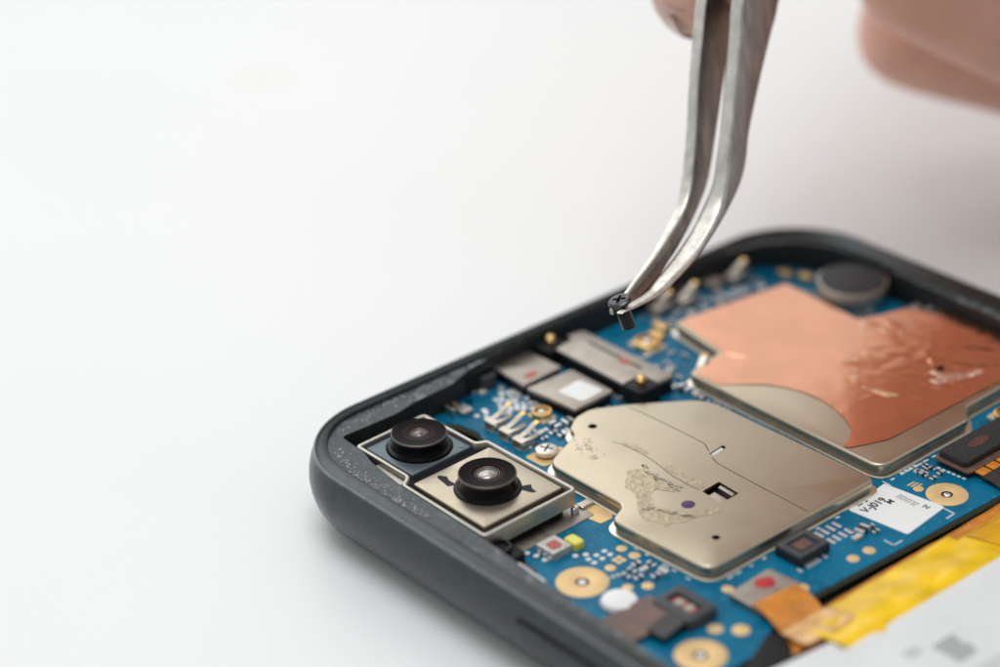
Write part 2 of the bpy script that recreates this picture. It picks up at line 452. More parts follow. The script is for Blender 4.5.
# crumbs of old glue along the ledge near the cameras
mb = MB()
def crumb(x, y, s):
    z = 7.32
    pts = [(x + s * rng.uniform(.5, 1.1) * math.cos(a), y + s * rng.uniform(.5, 1.1) * math.sin(a)) for a in [2 * math.pi * k / 6 for k in range(6)]]
    vv = [(a, b, z - 0.02) for a, b in pts] + [(x + (a - x) * .55, y + (b - y) * .55, z + s * rng.uniform(.4, .9)) for a, b in pts]
    ff = [(i, (i + 1) % 6, 6 + (i + 1) % 6, 6 + i) for i in range(6)] + [tuple(range(6, 12))]
    mb.add(vv, ff, 'glue')
for _ in range(150):
    x = rng.uniform(5.0, 20); y = 2.95 + abs(rng.gauss(0, 0.75)) + max(0, (9 - x) * 0.30)
    if y < 4.6 + max(0, (8 - x) * .35): crumb(x, y, rng.uniform(.04, .13))
for _ in range(120):
    y = rng.uniform(7, 26); x = (1.05 if y > 11 else 1.05 + (11 - y) * .35) + abs(rng.gauss(0, 0.6)) * (1 if y < 20 else .4)
    if x < 2.8: crumb(x, y, rng.uniform(.04, .14))
g = mb.build('glue_residue', ledge, smooth=30); g['kind'] = 'stuff'

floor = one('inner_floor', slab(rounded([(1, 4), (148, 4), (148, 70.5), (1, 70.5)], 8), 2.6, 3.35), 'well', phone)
# side button on the near long side
bt = MB()
bt.add(*slab([(0, 0), (1, 0), (1, 1), (0, 1)], 0, 1), 'frame') if False else None
def pill(xa, xb, za, zb, ya, yb):
    pr = rounded([(xa, za), (xb, za), (xb, zb), (xa, zb)], 0.9, 6)
    vv, ff = slab(pr, 0, 1, 0.25)
    return [(x, yb + (ya - yb) * z, y) for x, y, z in vv], ff
MB().add(*pill(35.4, 58.6, 3.9, 6.3, 0.02, 0.5), 'plastic_black').build('button_slot', frame, smooth=40)
MB().add(*pill(35.8, 58.2, 4.25, 5.95, -0.45, 0.4), 'frame').build('side_button', phone, smooth=40)

# ---------------------------------------------------------------- circuit board
pb = [(1.2, 17.2), (4.2, 17.5), (5.4, 18.9), (8.0, 19.3), (10.4, 18.4), (12.4, 17.25), (26.7, 17.1), (26.7, 4.9), (51.6, 4.9), (51.6, 13.2), (50.2, 15.6),
      (48.9, 18.0), (49.0, 22), (49.6, 34), (50.0, 46), (50.3, 69.3), (9, 69.3), (4.6, 67.6), (2.2, 64.8), (1.2, 60)]
pb = rounded(pb, 0.5, 4)
slot1 = circle(2.75, 22.6, 0.62, 20, 0.40)
v, f = slab(pb, 3.9, 4.6, 0.0, holes=[slot1], hz=3.9)
mb = MB(); mb.add(v, f, 'pcb')
board = mb.build('circuit_board', phone, smooth=0)
ev = ccw(inset(ccw(pb), -0.03)); n = len(ev)
one('board_rim', ([(x, y, 3.88) for x, y in ev] + [(x, y, 4.52) for x, y in ev], [(i, (i + 1) % n, n + (i + 1) % n, n + i) for i in range(n)]), 'board_edge', board, smooth=0)
B = 4.6

def pad(x, y, r, m='goldpad', h=0.03, name='test_pad', ry=None):
    return one(name, slab(circle(x, y, r, 24, ry), B - 0.02, B + h, 0.015), m, board)

def smd(x, y, lx, ly, h, m='brown_smd', a=0.0, name='capacitor'):
    mb = MB(); long_x = lx >= ly; e = 0.28
    c = (x, y)
    def rb(x0, x1, y0, y1, z0, z1):
        vv, ff = box(x0, x1, y0, y1, z0, z1); return [(*rot2(p, c, a), p[2]) for p in vv], ff
    if long_x:
        mb.add(*rb(x - lx * (.5 - e), x + lx * (.5 - e), y - ly / 2, y + ly / 2, B, B + h), m)
        for s in (-1, 1): mb.add(*rb(x + s * lx * (.5 - e / 2) - lx * e / 2, x + s * lx * (.5 - e / 2) + lx * e / 2, y - ly * .53, y + ly * .53, B, B + h * 1.04), 'solder')
    else:
        mb.add(*rb(x - lx / 2, x + lx / 2, y - ly * (.5 - e), y + ly * (.5 - e), B, B + h), m)
        for s in (-1, 1): mb.add(*rb(x - lx * .53, x + lx * .53, y + s * ly * (.5 - e / 2) - ly * e / 2, y + s * ly * (.5 - e / 2) + ly * e / 2, B, B + h * 1.04), 'solder')
    return mb.build(name, board, smooth=0, bevel=0.04, seg=1)

# --- gold screw pads
def screw_pad(x, y, r, m='goldpad', ri=0.55, core='solder'):
    p = one('screw_pad', lathe([(r, B - .02), (r, B + .05), (r - .06, B + .08), (ri + .1, B + .08), (ri, B + .04), (ri, B - .6)], x, y, 40, cap1=False), m, board)
    one('screw_hole', slab(circle(x, y, ri, 28), B - .01, B + .03), 'plastic_black', p)
    one('screw_hole_glint', lathe([(ri * .62, B + .02), (ri * .6, B + .1), (ri * .4, B + .16), (.02, B + .18)], x + .08, y - .08, 20, cap1=False), 'white_plastic' if r > 2 else core, p)  # pale dome added as the highlight inside the hole
    return p
screw_pad(34.0, 9.1, 2.35, ri=.62); screw_pad(48.6, 8.95, 2.25, ri=.62)
screw_pad(46.6, 43.0, 1.95, ri=.55)
pad(31.0, 8.0, 0.01) if False else None
# --- white dome beside the pad
one('white_dome', lathe([(1.62, B), (1.66, B + .25), (1.5, B + .55), (1.0, B + .7), (.02, B + .74)], 38.6, 9.15, 36, cap1=False), 'white_plastic', board)

# --- round test pads
for x, y, r in [(32.5, 15.25, .5), (34.1, 15.3, .55), (34.05, 12.4, .5), (37.3, 11.4, .5), (38.3, 12.85, .55), (46.8, 12.5, .7), (48.4, 13.95, .8),
                (43.4, 17.5, .55), (47.7, 22.3, .6), (47.7, 28.85, .58), (47.8, 30.85, .58), (44.15, 41.9, .5)]:
    pad(x, y, r)
for k in range(4): pad(33.4 + (k % 2) * .55, 13.55 + (k // 2) * .55, .27)
for k in range(6): one('silkscreen_mark', box(31.5 + (k % 2) * .75, 31.95 + (k % 2) * .75, 11.7 + (k // 2) * .95, 12.2 + (k // 2) * .95, B - .01, B + .012), 'silk', board, smooth=0)
for k in range(3): one('silkscreen_mark', box(34.9 + .1 * k, 35.3 + .1 * k, 11.0 + k * .5, 11.3 + k * .5, B - .01, B + .012), 'cream', board, smooth=0)
# gold tab by the camera
one('ground_tab', slab(rounded([(26.2, 16.3), (28.3, 16.6), (28.4, 18.0), (27.2, 19.2), (25.6, 19.0), (25.6, 17.4)], .2), B, B + .09, .03), 'goldpad', board)

# --- small passives next to the shield's near corner
for x, y, lx, ly, h, m in [(35.4, 14.25, .5, .9, .35, 'dark_smd'), (35.9, 13.3, .9, .5, .35, 'dark_smd'), (36.5, 14.1, .5, .9, .4, 'cream'), (36.35, 15.2, .9, .5, .35, 'dark_smd'),
                           (37.95, 15.1, 1.0, .55, .5, 'cream'), (37.9, 14.2, .5, .9, .4, 'dark_smd'), (36.1, 12.4, .9, .5, .3, 'dark_smd'), (37.0, 13.0, .5, .9, .3, 'dark_smd')]:
    smd(x, y, lx, ly, h, m)
# passives by the silver screw
smd(12.7, 25.2, 1.1, .8, .55, 'dark_smd'); smd(13.1, 26.5, .9, 1.1, .6, 'dark_smd'); smd(13.4, 24.3, .5, .9, .3); smd(14.3, 24.6, .5, .9, .3)
smd(12.5, 23.9, .5, .9, .25, 'cream'); smd(14.0, 25.4, .6, .8, .25, 'cream')
for k, (x, y) in enumerate([(12.9, 28.2), (13.1, 29.1), (13.4, 30.0), (13.9, 31.0), (14.8, 32.2)]): smd(x, y, .55, .95, .4, ('cream', 'brown_smd', 'chip')[k % 3])
for x, y in [(11.7, 28.1), (12.0, 26.9), (12.1, 23.3)]: pad(x, y, .22, 'solder', .08, 'solder_dot')
# between the two shields and the black post
smd(16.3, 39.35, 1.3, .9, .6, 'chip'); smd(17.6, 39.6, .5, .8, .35, 'cream'); smd(18.6, 39.75, .5, .8, .35, 'brown_smd'); smd(15.2, 39.0, .5, .8, .35, 'cream')
# black chip and its pad rows on the right strip
ch = one('chip_package', box(42.55, 45.6, 24.3, 28.2, B + .05, B + 1.0), 'chip', board, bevel=.1)
one('chip_rim', slab(rounded([(42.62, 24.38), (45.53, 24.38), (45.53, 28.12), (42.62, 28.12)], .15), B + .98, B + 1.1, .03, holes=[rounded([(43.15, 24.95), (45.05, 24.95), (45.05, 27.5), (43.15, 27.5)], .1)], hz=B + .99), 'conn_grey', ch)
one('die_mark', slab(rounded([(43.5, 25.4), (44.7, 25.4), (44.7, 27.0), (43.5, 27.0)], .08), B + .99, B + 1.03), 'brown_flex', ch)
for y in (24.0, 25.0, 25.45, 25.9, 26.35, 27.2): one('solder_pad', slab(rounded([(45.55, y - .16), (46.15, y - .16), (46.15, y + .16), (45.55, y + .16)], .12), B - .01, B + .2, .06), 'solder', board)
for y in (28.75, 29.55, 30.3, 31.1, 31.9):
    one('solder_pad', slab(rounded([(42.5, y - .2), (43.6, y - .2), (43.6, y + .2), (42.5, y + .2)], .1), B - .01, B + .07, .04), 'solder', board)
    one('solder_pad', slab(rounded([(44.0, y - .2), (45.0, y - .2), (45.0, y + .2), (44.0, y + .2)], .1), B - .01, B + .07, .04), 'solder', board)
smd(45.45, 32.6, .9, 1.3, .55, 'chip', .2); smd(45.9, 31.4, .55, 1.1, .4, 'cream')
# white dashes beside the foam-backed connector
for k in range(4): one('solder_pad', box(41.15 + .02 * k, 41.5 + .02 * k, 42.7 + k * .62, 43.1 + k * .62, B - .01, B + .04), 'silk', board, smooth=0)
for k in range(6): one('solder_pad', box(42.9 + k * .56, 43.28 + k * .56, 45.9 + .05 * k, 46.2 + .05 * k, B - .01, B + .04), 'silk', board, smooth=0)
for x, y in [(42.2, 44.0), (42.5, 44.7), (42.1, 45.3), (43.0, 44.2)]: smd(x, y, .4, .7, .25, 'dark_smd')
for k in range(3): one('silkscreen_mark', box(43.0 + k * .35, 43.2 + k * .35, 41.6 + .1 * k, 42.6 + .1 * k, B - .01, B + .012), 'goldpad', board, smooth=0)
for q in [(42.0, 42.25, 38.9, 40.6), (41.0, 42.2, 40.45, 40.6), (47.6, 48.8, 33.0, 33.14), (48.68, 48.82, 33.0, 34.2), (47.9, 49.2, 40.9, 41.05), (49.05, 49.2, 39.8, 41.0)]:
    one('silkscreen_mark', box(*q, B - .01, B + .012), 'silk', board, smooth=0)

# --- white serial label with its lettering
lab = one('serial_label', slab(rounded([(42.1, 34.5, .35), (41.4, 40.3, .15), (47.85, 41.2, .35), (48.5, 35.25, .35)], .3), B, B + .06, .03), 'white_label', board)
def lettering(txt, x, y, z, size, a, m, parent, name='lettering', bold=0.0):
    cu = bpy.data.curves.new(name, 'FONT'); cu.body = txt; cu.size = size * S; cu.extrude = 0.0015; cu.offset = bold * S
    cu.align_x = 'LEFT'; cu.align_y = 'CENTER'
    tmp = bpy.data.objects.new(name, cu); COL.objects.link(tmp)
    dg = bpy.context.evaluated_depsgraph_get()
    me = bpy.data.meshes.new_from_object(tmp.evaluated_get(dg)); bpy.data.objects.remove(tmp)
    me.materials.clear(); me.materials.append(M[m])
    o = bpy.data.objects.new(name, me); COL.objects.link(o)
    org = Vector((x, y, z)); ORIGIN[o.name] = org
    o.parent = parent; o.location = (org - ORIGIN[parent.name]) * S; o.rotation_euler = (0, 0, a)
    return o
def lettering_part(txt, x, y, z, size, a, m, name, bold=0.0):
    """lettering on a label of the board (label and lettering are both board pieces)"""
    return lettering(txt, x, y, z, size, a, m, board, name, bold)
lettering_part('V-J019', 43.3, 35.2, B + .075, 1.15, math.radians(92), 'ink', 'label_lettering', .02)
lettering_part('M', 43.9, 37.9, B + .075, .9, math.radians(92), 'ink', 'label_lettering', .02)
lettering_part('N', 47.0, 40.0, B + .075, .8, math.radians(182), 'ink', 'label_lettering', .01)
for k in range(3):
    for q in range(7):
        xx = 43.7 + q * .33
        one('label_print', box(xx, xx + rng.uniform(.14, .27), 39.25 + .26 * k, 39.4 + .26 * k, B + .06, B + .072), 'grey_ink', board, smooth=0)

# --- spring clips with golden tips
def clip(x, y, a=0.0, s=1.0, cream='contact'):
    mb = MB(); c = (x, y)
    def put(shape, m):
        vv, ff = shape
        mb.add([(*rot2((x + (p[0] - x) * s, y + (p[1] - y) * s), c, a), B + (p[2] - B) * s) for p in vv], ff, m)
    put(box(x - .75, x + .75, y - .65, y + .65, B, B + .06), cream)
    put(box(x - .75, x - .62, y - .65, y + .6, B, B + .85), cream)
    put(box(x + .55, x + .68, y - .65, y + .3, B, B + .6), cream)
    put(strip([(x - .05, y - .7, B + .9), (x - .05, y + .15, B + .95)], 1.5, .1), cream)
    put(strip([(x - .35, y + .1, B + .93), (x - .25, y + .7, B + 1.15), (x - .2, y + 1.3, B + 1.5), (x - .18, y + 1.75, B + 1.75)], .68, .14), cream)
    put(strip([(x - .18, y + 1.7, B + 1.74), (x - .18, y + 2.2, B + 1.86), (x - .18, y + 2.45, B + 1.72)], .62, .16), 'gold')
    put(strip([(x + .45, y + .1, B + .9), (x + .5, y + .9, B + .95), (x + .55, y + 1.7, B + 1.0)], .55, .14), cream)
    put(strip([(x + .1, y + .5, B + .05), (x + .1, y + 1.5, B + .05)], .9, .08), 'dark_smd')
    return mb.build('spring_contact', board, smooth=0, bevel=.03, seg=1)
clip(8.65, 20.9); clip(10.95, 20.75); clip(13.15, 20.55)
for x, y, a in [(2.6, 48.9, .05), (3.2, 52.3, .1), (3.0, 60.0, .1), (15.9, 42.0, .5)]: clip(x, y, a, 1.05)
# pale blocks between the far contacts
for x, y, lx, ly in [(1.7, 54.2, 1.5, 1.8), (2.2, 57.6, 1.5, 2.2), (1.6, 62.4, 1.3, 2.0), (1.8, 50.7, 1.2, 1.2)]:
    mb = MB(); mb.add(*box(x - lx / 2, x + lx / 2, y - ly / 2, y + ly / 2, B, B + 1.05), 'contact'); mb.add(*box(x + lx / 2 - .1, x + lx / 2 + .35, y - .3, y + .35, B, B + .55), 'cream')
    mb.build('metal_contact_block', board, smooth=0, bevel=.15)
# contacts beside the camera corner
mb = MB(); mb.add(*box(1.35, 2.7, 17.9, 20.0, B + .7, B + .85), 'contact'); mb.add(*box(1.5, 2.6, 18.0, 19.8, B, B + .7), 'chip'); mb.add(*box(1.0, 1.3, 18.1, 20.2, B, B + .95), 'contact')
mb.add(*strip([(2.3, 19.9, B + .8), (2.4, 20.5, B + .7), (3.0, 20.9, B + .25)], .4, .1), 'gold'); mb.build('spring_contact', board, smooth=0, bevel=.04)
mb = MB(); mb.add(*box(3.5, 5.0, 20.0, 21.3, B, B + .55), 'contact'); mb.add(*box(3.0, 4.4, 19.2, 19.55, B, B + .95), 'contact'); mb.build('spring_contact', board, smooth=0, bevel=.05)
for x, y in [(1.75, 24.0), (4.0, 25.8), (3.2, 26.5)]: pad(x, y, .36, 'solder', .25, 'solder_dot')
smd(2.6, 24.5, .75, 1.0, .3, 'cream'); smd(4.7, 26.5, .8, 1.2, .3, 'cream'); smd(2.0, 17.8, .8, .8, .3, 'cream')
# the cluster of tinned dots in front of the small shields
dots = [(4.6, 24.7), (4.4, 25.5), (4.35, 26.4), (5.1, 26.9), (5.8, 26.9), (6.5, 27.0), (5.0, 25.0), (5.5, 24.3), (6.1, 24.0), (6.7, 23.7), (5.8, 25.2), (6.4, 24.8),
        (6.9, 24.4), (6.4, 25.6), (7.0, 25.3), (7.4, 24.9), (7.0, 26.1), (7.5, 25.8), (7.9, 25.4), (7.4, 26.7), (8.0, 26.4), (7.9, 27.2), (8.5, 27.1), (8.4, 26.0),
        (5.2, 26.1), (5.9, 26.1), (7.0, 23.2), (7.5, 23.9), (6.0, 22.2), (6.6, 21.6), (5.3, 22.3), (5.8, 21.2)]
for i, (x, y) in enumerate(dots): pad(x + rng.uniform(-.08, .08), y + rng.uniform(-.08, .08), .29 + .05 * (i % 3 == 0), 'silk' if i % 2 else 'solder', .14, 'solder_dot')
pad(6.0, 25.6, .42, 'silk', .05, 'solder_dot')
# coax socket
def coax(x, y, s=1.0):
    mb = MB()
    mb.add(*slab(rounded([(x - 1.3 * s, y - 1.0 * s), (x + 1.3 * s, y - 1.0 * s), (x + 1.3 * s, y + 1.0 * s), (x - 1.3 * s, y + 1.0 * s)], .2), B, B + .25, .05), 'cream')
    mb.add(*lathe([(1.05 * s, B + .2), (1.1 * s, B + .75), (1.0 * s, B + .85), (.85 * s, B + .85), (.8 * s, B + .5), (.02, B + .5)], x, y, 28, cap1=False), 'gold')
    mb.add(*lathe([(.35 * s, B + .5), (.35 * s, B + .8), (.22 * s, B + .86), (.02, B + .86)], x, y, 16, cap1=False), 'solder')
    return mb.build('coax_socket', board, smooth=40)
coax(10.3, 25.6, .95); coax(41.9, 57.8, 1.25)
coax(7.0, 43.2, 1.3)
for x, y in [(5.15, 47.0), (5.6, 65.6), (7.8, 66.6), (6.2, 45.4)]:
    mb = MB(); mb.add(*slab(rounded([(x - .9, y - .6), (x + .9, y - .6), (x + .9, y + .6), (x - .9, y + .6)], .3), B, B + .5, .15), 'gold'); mb.build('gold_contact', board)
for _ in range(40):
    smd(rng.uniform(3.7, 6.5), rng.uniform(46.5, 62.8), *rng.choice([(.45, .8), (.8, .45)]), .3, rng.choice(['cream', 'brown_smd', 'dark_smd', 'cream']))
for x, y in [(22.0, 68.6), (24.0, 68.9)]: pass
smd(22.9, 68.9, 1.2, 1.6, .8, 'cream'); smd(21.0, 69.0, .8, 1.2, .6, 'gold')

def scatter(x0, x1, y0, y1, n, kinds=('cream', 'brown_smd', 'dark_smd')):
    placed = []
    for _ in range(n * 12):
        if len(placed) >= n: break
        x, y = rng.uniform(x0, x1), rng.uniform(y0, y1)
        if all(abs(x - a) > .75 or abs(y - b) > .75 for a, b in placed):
            placed.append((x, y)); smd(x, y, *rng.choice([(.42, .74), (.74, .42)]), rng.uniform(.22, .38), rng.choice(kinds))
scatter(15.9, 22.5, 39.05, 39.85, 7); scatter(7.2, 13.2, 34.9 - 1.6, 33.5, 6); scatter(7.6, 12.6, 40.0, 44.8, 8); scatter(10.5, 14.6, 39.4, 41.6, 5)
scatter(2.2, 3.6, 46.5, 48.0, 2); scatter(11.6, 13.6, 21.9, 23.4, 4, ('dark_smd', 'brown_smd')); scatter(9.4, 12.2, 63.4, 64.6, 3); scatter(16.0, 20.5, 63.6, 65.2, 3)
scatter(42.2, 44.0, 43.3, 45.5, 5, ('dark_smd', 'brown_smd')); scatter(45.2, 46.4, 33.3, 34.2, 2)
for y in [41.2, 42.6, 43.5, 44.9, 45.8, 47.1, 48.6, 49.5, 50.9, 52.2]:
    one('solder_pad', box(41.35, 41.55, y, y + rng.uniform(.4, .75), B - .01, B + .06), 'silk', board, smooth=0)
for y in [18.6, 19.6, 21.4, 23.0, 28.6, 30.0, 32.6, 35.6, 36.6]:
    one('solder_pad', box(42.25, 42.42, y, y + rng.uniform(.35, .7), B - .01, B + .06), 'silk', board, smooth=0)
for x in [31.5, 33.2, 34.6, 36.8, 38.0, 39.7]:
    one('solder_pad', box(x, x + rng.uniform(.4, .8), 16.05, 16.2, B - .01, B + .06), 'silk', board, smooth=0)

# --- Phillips screw fixed beside the large shield
one('screw_pad', slab(rounded([(14.7, 19.4), (17.4, 19.5), (17.6, 22.8), (16.6, 23.6), (14.9, 22.6)], .5), B, B + .06, .02), 'goldpad', board)
sx0, sy0 = 15.85, 21.25
ph = one('board_screw', lathe([(.85, B + .1), (.85, B + .25), (1.12, B + .3), (1.15, B + .55), (1.05, B + .68), (.6, B + .78), (.02, B + .8)], sx0, sy0, 32, cap1=False), 'nickel', board, smooth=30)
mb = MB()
for a in (.5, .5 + math.pi / 2): mb.add(*[(lambda s: ([(*rot2(p, (sx0, sy0), a), p[2]) for p in s[0]], s[1]))(box(sx0 - .62, sx0 + .62, sy0 - .11, sy0 + .11, B + .5, B + .805))][0], 'ink')
mb.build('board_screw_recess', board, smooth=0)

# --- flash module
mb = MB(); mb.add(*box(27.6, 29.9, 9.4, 11.6, B, B + .8), 'clear_resin'); mb.add(*slab(rounded([(28.2, 9.9), (29.4, 9.9), (29.4, 11.1), (28.2, 11.1)], .3), B + .8, B + .86, .03), 'pale_red')
for k in range(3): mb.add(*box(28.05 + k * .7, 28.4 + k * .7, 9.15, 9.5, B, B + .45), 'solder')
mb.build('flash_module', board, smooth=0, bevel=.08)
one('flash_phosphor', slab(rounded([(28.4, 11.9), (30.1, 11.9), (30.1, 13.1), (28.4, 13.1)], .4), B, B + .75, .2), 'yellow_smd', board)
for x, y in [(27.3, 8.6), (28.2, 8.9), (29.2, 9.0), (30.6, 11.4), (31.1, 12.2)]: pad(x, y, .28, 'silk', .1, 'solder_dot')

# --- grey board connector with its brown ribbon
cb = MB()
cb.add(*slab(rounded([(41.1, 10.4), (45.8, 10.4), (45.8, 14.0), (41.1, 14.0)], .5), B, B + 1.15, .2, holes=[rounded([(41.9, 11.5), (45.0, 11.5), (45.0, 12.9), (41.9, 12.9)], .15)], hz=B + .7), 'conn_grey')
cb.add(*box(42, 44.9, 11.6, 12.8, B + .6, B + .75), 'foam')
for k in range(7): cb.add(*box(42.15 + k * .38, 42.38 + k * .38, 11.7, 12.7, B + .7, B + .92), 'cream' if k % 3 else 'pale_red')
cb.build('ribbon_connector', board, smooth=40)
one('ribbon_cable', strip([(42.4, 10.7, B + .9), (42.2, 9.6, B + .75), (41.9, 8.4, B + .4), (41.7, 6.6, B + .35), (41.6, 4.9, B + .3)], 4.2, .14), 'brown_flex', board, smooth=40)
one('ribbon_cable', strip([(44.3, 10.9, B + 1.0), (44.5, 9.2, B + .9), (44.6, 7.6, B + .7)], 2.0, .14), 'dark_flex', board, smooth=40)

# --- silver plate with a red dot and its orange tail
rp = one('connector_plate', slab(rounded([(44.6, 16.3), (44.3, 21.6), (47.7, 22.0), (48.4, 16.4)], .25), B, B + .75, .12), 'steel_dark', board)
hd = [(45.72 + .82 * math.cos(a) * (1 + .12 * math.sin(2 * a)), 19.75 + .95 * math.sin(a) * (1 + .1 * math.cos(3 * a))) for a in [2 * math.pi * k / 28 for k in range(28)]]
one('red_marker_dot', slab(hd, B + .73, B + .79, .03), 'red', board)

# --- foam-backed flat connector at the right edge of the picture
fc = MB()
fc.add(*slab(rounded([(42.2, 46.3), (46.4, 46.3), (46.4, 62), (42.2, 62)], .6), B + .55, B + .8, .1), 'brown_flex')
fc.add(*box(42.6, 46.0, 46.8, 61.5, B, B + .55), 'dark_smd')
fc.build('flex_connector', board, smooth=40)
one('foam_pad', slab(rounded([(42.35, 46.7), (45.7, 46.7), (45.7, 62), (42.35, 62)], .5), B + .8, B + 1.45, .18), 'foam', board)
rd = [(44.0 + .55 * math.cos(a), 50.6 + 1.4 * math.sin(a)) for a in [2 * math.pi * k / 24 for k in range(24)]]
M['rust'] = mat('worn red print', (0.10, 0.03, 0.022), 0.8, var=.4, vscale=30)
one('red_marker_dot', slab(rd, B + 1.44, B + 1.47), 'rust', board)
for k in range(9): one('flex_finger', box(46.4, 47.4, 47.2 + k * 1.5, 48.4 + k * 1.5, B + .5, B + .66), 'orange_flex', board, smooth=0)
one('ribbon_cable', strip([(47.2, 55, B + .5), (48.6, 55, B + .45), (49.6, 55, B + .2), (50.8, 55, B - .2)], 16, .2), 'dark_flex', board, smooth=40)

# ---------------------------------------------------------------- shields
def ring_wall(outer, inner, z0, z1, zi, r=.1):
    outer, inner = ccw(outer), ccw(inner); N = len(outer)
    loops = [(outer, z0), (outer, z1 - r), (inset(outer, r * .3), z1 - r * .3), (inset(outer, r), z1), (inset(inner, -.08), z1), (inner, z1 - .08), (inner, zi)]
    v = [(x, y, z) for lp, z in loops for x, y in lp]
    f = [(k * N + i, k * N + (i + 1) % N, (k + 1) * N + (i + 1) % N, (k + 1) * N + i) for k in range(len(loops) - 1) for i in range(N)]
    return v, f
def shield(name, outline, z, holes=(), lip=.45, parent=phone, zb=4.6):
    cap = MB()
    cap.add(*slab(outline, z - .62, z, .28, holes=holes, hz=z - .3, n=5, bottom=False), 'steel')
    s = cap.build(name, parent, smooth=38)
    lipo = inset(ccw(outline), -lip)
    one('shield_fence', slab(lipo, zb, zb + .22, .06, n=2), 'steel_lip', s)
    one('shield_wall', ring_wall(inset(ccw(outline), .18), inset(ccw(outline), .42), zb + .2, z - .6, zb + .25, .02), 'steel_dark', s)
    one('shield_inside', slab(inset(ccw(outline), .45), zb + .15, zb + .26), 'well', s)
    return s
o1 = rounded([(18.7, 18.9, 1.4), (16.5, 24.3, .5), (15.3, 24.7, .5), (14.1, 26.5, .7), (13.95, 28.7, .8), (15.5, 31.4, 1), (16.6, 33.1, 1), (20.0, 37.6, 1.2), (22.0, 38.3, 1), (41.7, 38.8, 1.0), (41.7, 17.0, 1.5),
              (29.9, 16.4, 1.0), (28.9, 18.9, .9)], 1.0, 7)
def groove(p, w=.09):
    L = [Vector(q) for q in p]; a, b = [], []
    for i in range(len(L)):
        d = (L[min(i + 1, len(L) - 1)] - L[max(i - 1, 0)]).normalized(); n = Vector((-d.y, d.x)) * w / 2
        a.append(tuple(L[i] + n)); b.append(tuple(L[i] - n))
    return a + b[::-1]
Z1 = 5.95
holes = [circle(16.65, 26.5, .44, 20), circle(38.45, 21.1, .38, 20),
         [(32.2, 25.7), (34.85, 25.5), (34.75, 27.85), (32.1, 28.0)],
         [(27.95, 30.9), (28.5, 30.85), (28.3, 32.9), (27.75, 32.95)],
         groove([(16.3, 31.55), (17.8, 31.7), (20.4, 31.85), (23.1, 31.9), (25.75, 31.95), (26.5, 31.85), (27.6, 31.25)]),
         groove([(28.65, 30.6), (29.8, 30.2), (32.5, 30.15), (36.0, 30.1), (41.2, 30.1)]),
         groove([(20.0, 25.9), (21.2, 26.2), (22.4, 26.3), (24.0, 26.35), (25.6, 26.2), (27.2, 25.85), (28.5, 25.6), (30.8, 25.55), (31.9, 25.65)], .07)]
big = shield('shield_can', o1, Z1, holes)
one('shield_window_floor', slab([(31.9, 25.3), (35.1, 25.2), (35.0, 28.2), (31.8, 28.3)], 4.9, 5.2), 'plastic_black', big)
one('window_insert_and_lit_wall', slab([(32.9, 25.8), (34.7, 25.7), (34.6, 26.6), (32.8, 26.7)], 5.3, 5.72, .04), 'contact', big)
one('window_insert_and_lit_wall', slab([(32.6, 27.35), (34.5, 27.25), (34.45, 27.7), (32.5, 27.8)], 5.2, 5.84, .04), 'contact', big)  # bright strip added to stand for the lit inner wall of the window
one('shield_slot_insert', slab([(28.0, 31.1), (28.4, 31.05), (28.25, 32.6), (27.85, 32.7)], 5.4, 5.86, .04), 'silk', big)
one('purple_marker_dot', slab(circle(32.9, 23.2, .62, 28, .66), Z1 - .02, Z1 + .03, .02), 'purple', big)
# dried glue on the large shield
def blob(pts, z, m='residue', j=.16, th=.018):
    P = rounded(pts, .6, 4); out = []
    for i, (x, y) in enumerate(P):
        out.append((x + rng.uniform(-j, j), y + rng.uniform(-j, j)))
    return slab(out, z - .02, z + th, .0)
def patch(pts, **k):
    o = one('dried_glue_patch', blob(pts, Z1, **k), 'residue', big, smooth=0); return o
patch([(24.9, 23.2), (26.6, 21.2), (28.8, 20.8), (30.0, 19.6), (32.0, 18.4), (34.0, 19.3), (34.9, 21.5), (35.8, 24.6), (35.1, 25.3), (34.5, 23.5), (33.3, 21.9), (31.5, 20.9), (29.6, 21.6), (28.9, 22.8), (30.8, 23.9), (29.9, 24.8), (27.6, 24.3), (26.2, 24.9), (25.2, 24.1)])
patch([(26.0, 26.4), (27.0, 27.0), (29.5, 26.7), (31.9, 27.0), (31.9, 25.9), (30.5, 25.7), (28.5, 25.8), (27.0, 26.05)], j=.08)
patch([(20.6, 26.4), (22.3, 27.2), (24.0, 26.9), (23.9, 26.5), (22.2, 26.4)], j=.06)
for k in range(30):
    x, y = rng.gauss(19.0, .8), rng.gauss(23.7, .7)
    one('dried_glue_speck', blob([(x - .09, y - .09), (x + .1, y - .07), (x + .09, y + .1), (x - .08, y + .08)], Z1, j=.04, th=.012), 'residue', big, smooth=0)
patch([(20.4, 22.4), (21.2, 22.2), (21.4, 22.9), (20.8, 23.2)], j=.05)
# raised flaky edges catching the light
for k in range(16):
    x = rng.uniform(25.0, 30.2); y = 24.6 - (x - 25) * .05 + rng.uniform(-.35, .35)
    one('dried_glue_flake', strip([(x, y, Z1 + .03), (x + rng.uniform(.2, .5), y + rng.uniform(-.15, .3), Z1 + rng.uniform(.1, .2)), (x + rng.uniform(.5, .9), y + rng.uniform(-.2, .3), Z1 + .04)], .14, .03), 'residue_pale', big, smooth=0)
for k in range(12):
    x = rng.uniform(30.5, 34.6); y = 19.9 + (x - 30.5) * .55 + rng.uniform(-.2, .2)
    one('dried_glue_flake', strip([(x, y, Z1 + .03), (x + rng.uniform(.2, .5), y + rng.uniform(0, .35), Z1 + rng.uniform(.08, .16)), (x + rng.uniform(.5, .8), y + rng.uniform(.1, .5), Z1 + .04)], .12, .03), 'residue_pale', big, smooth=0)

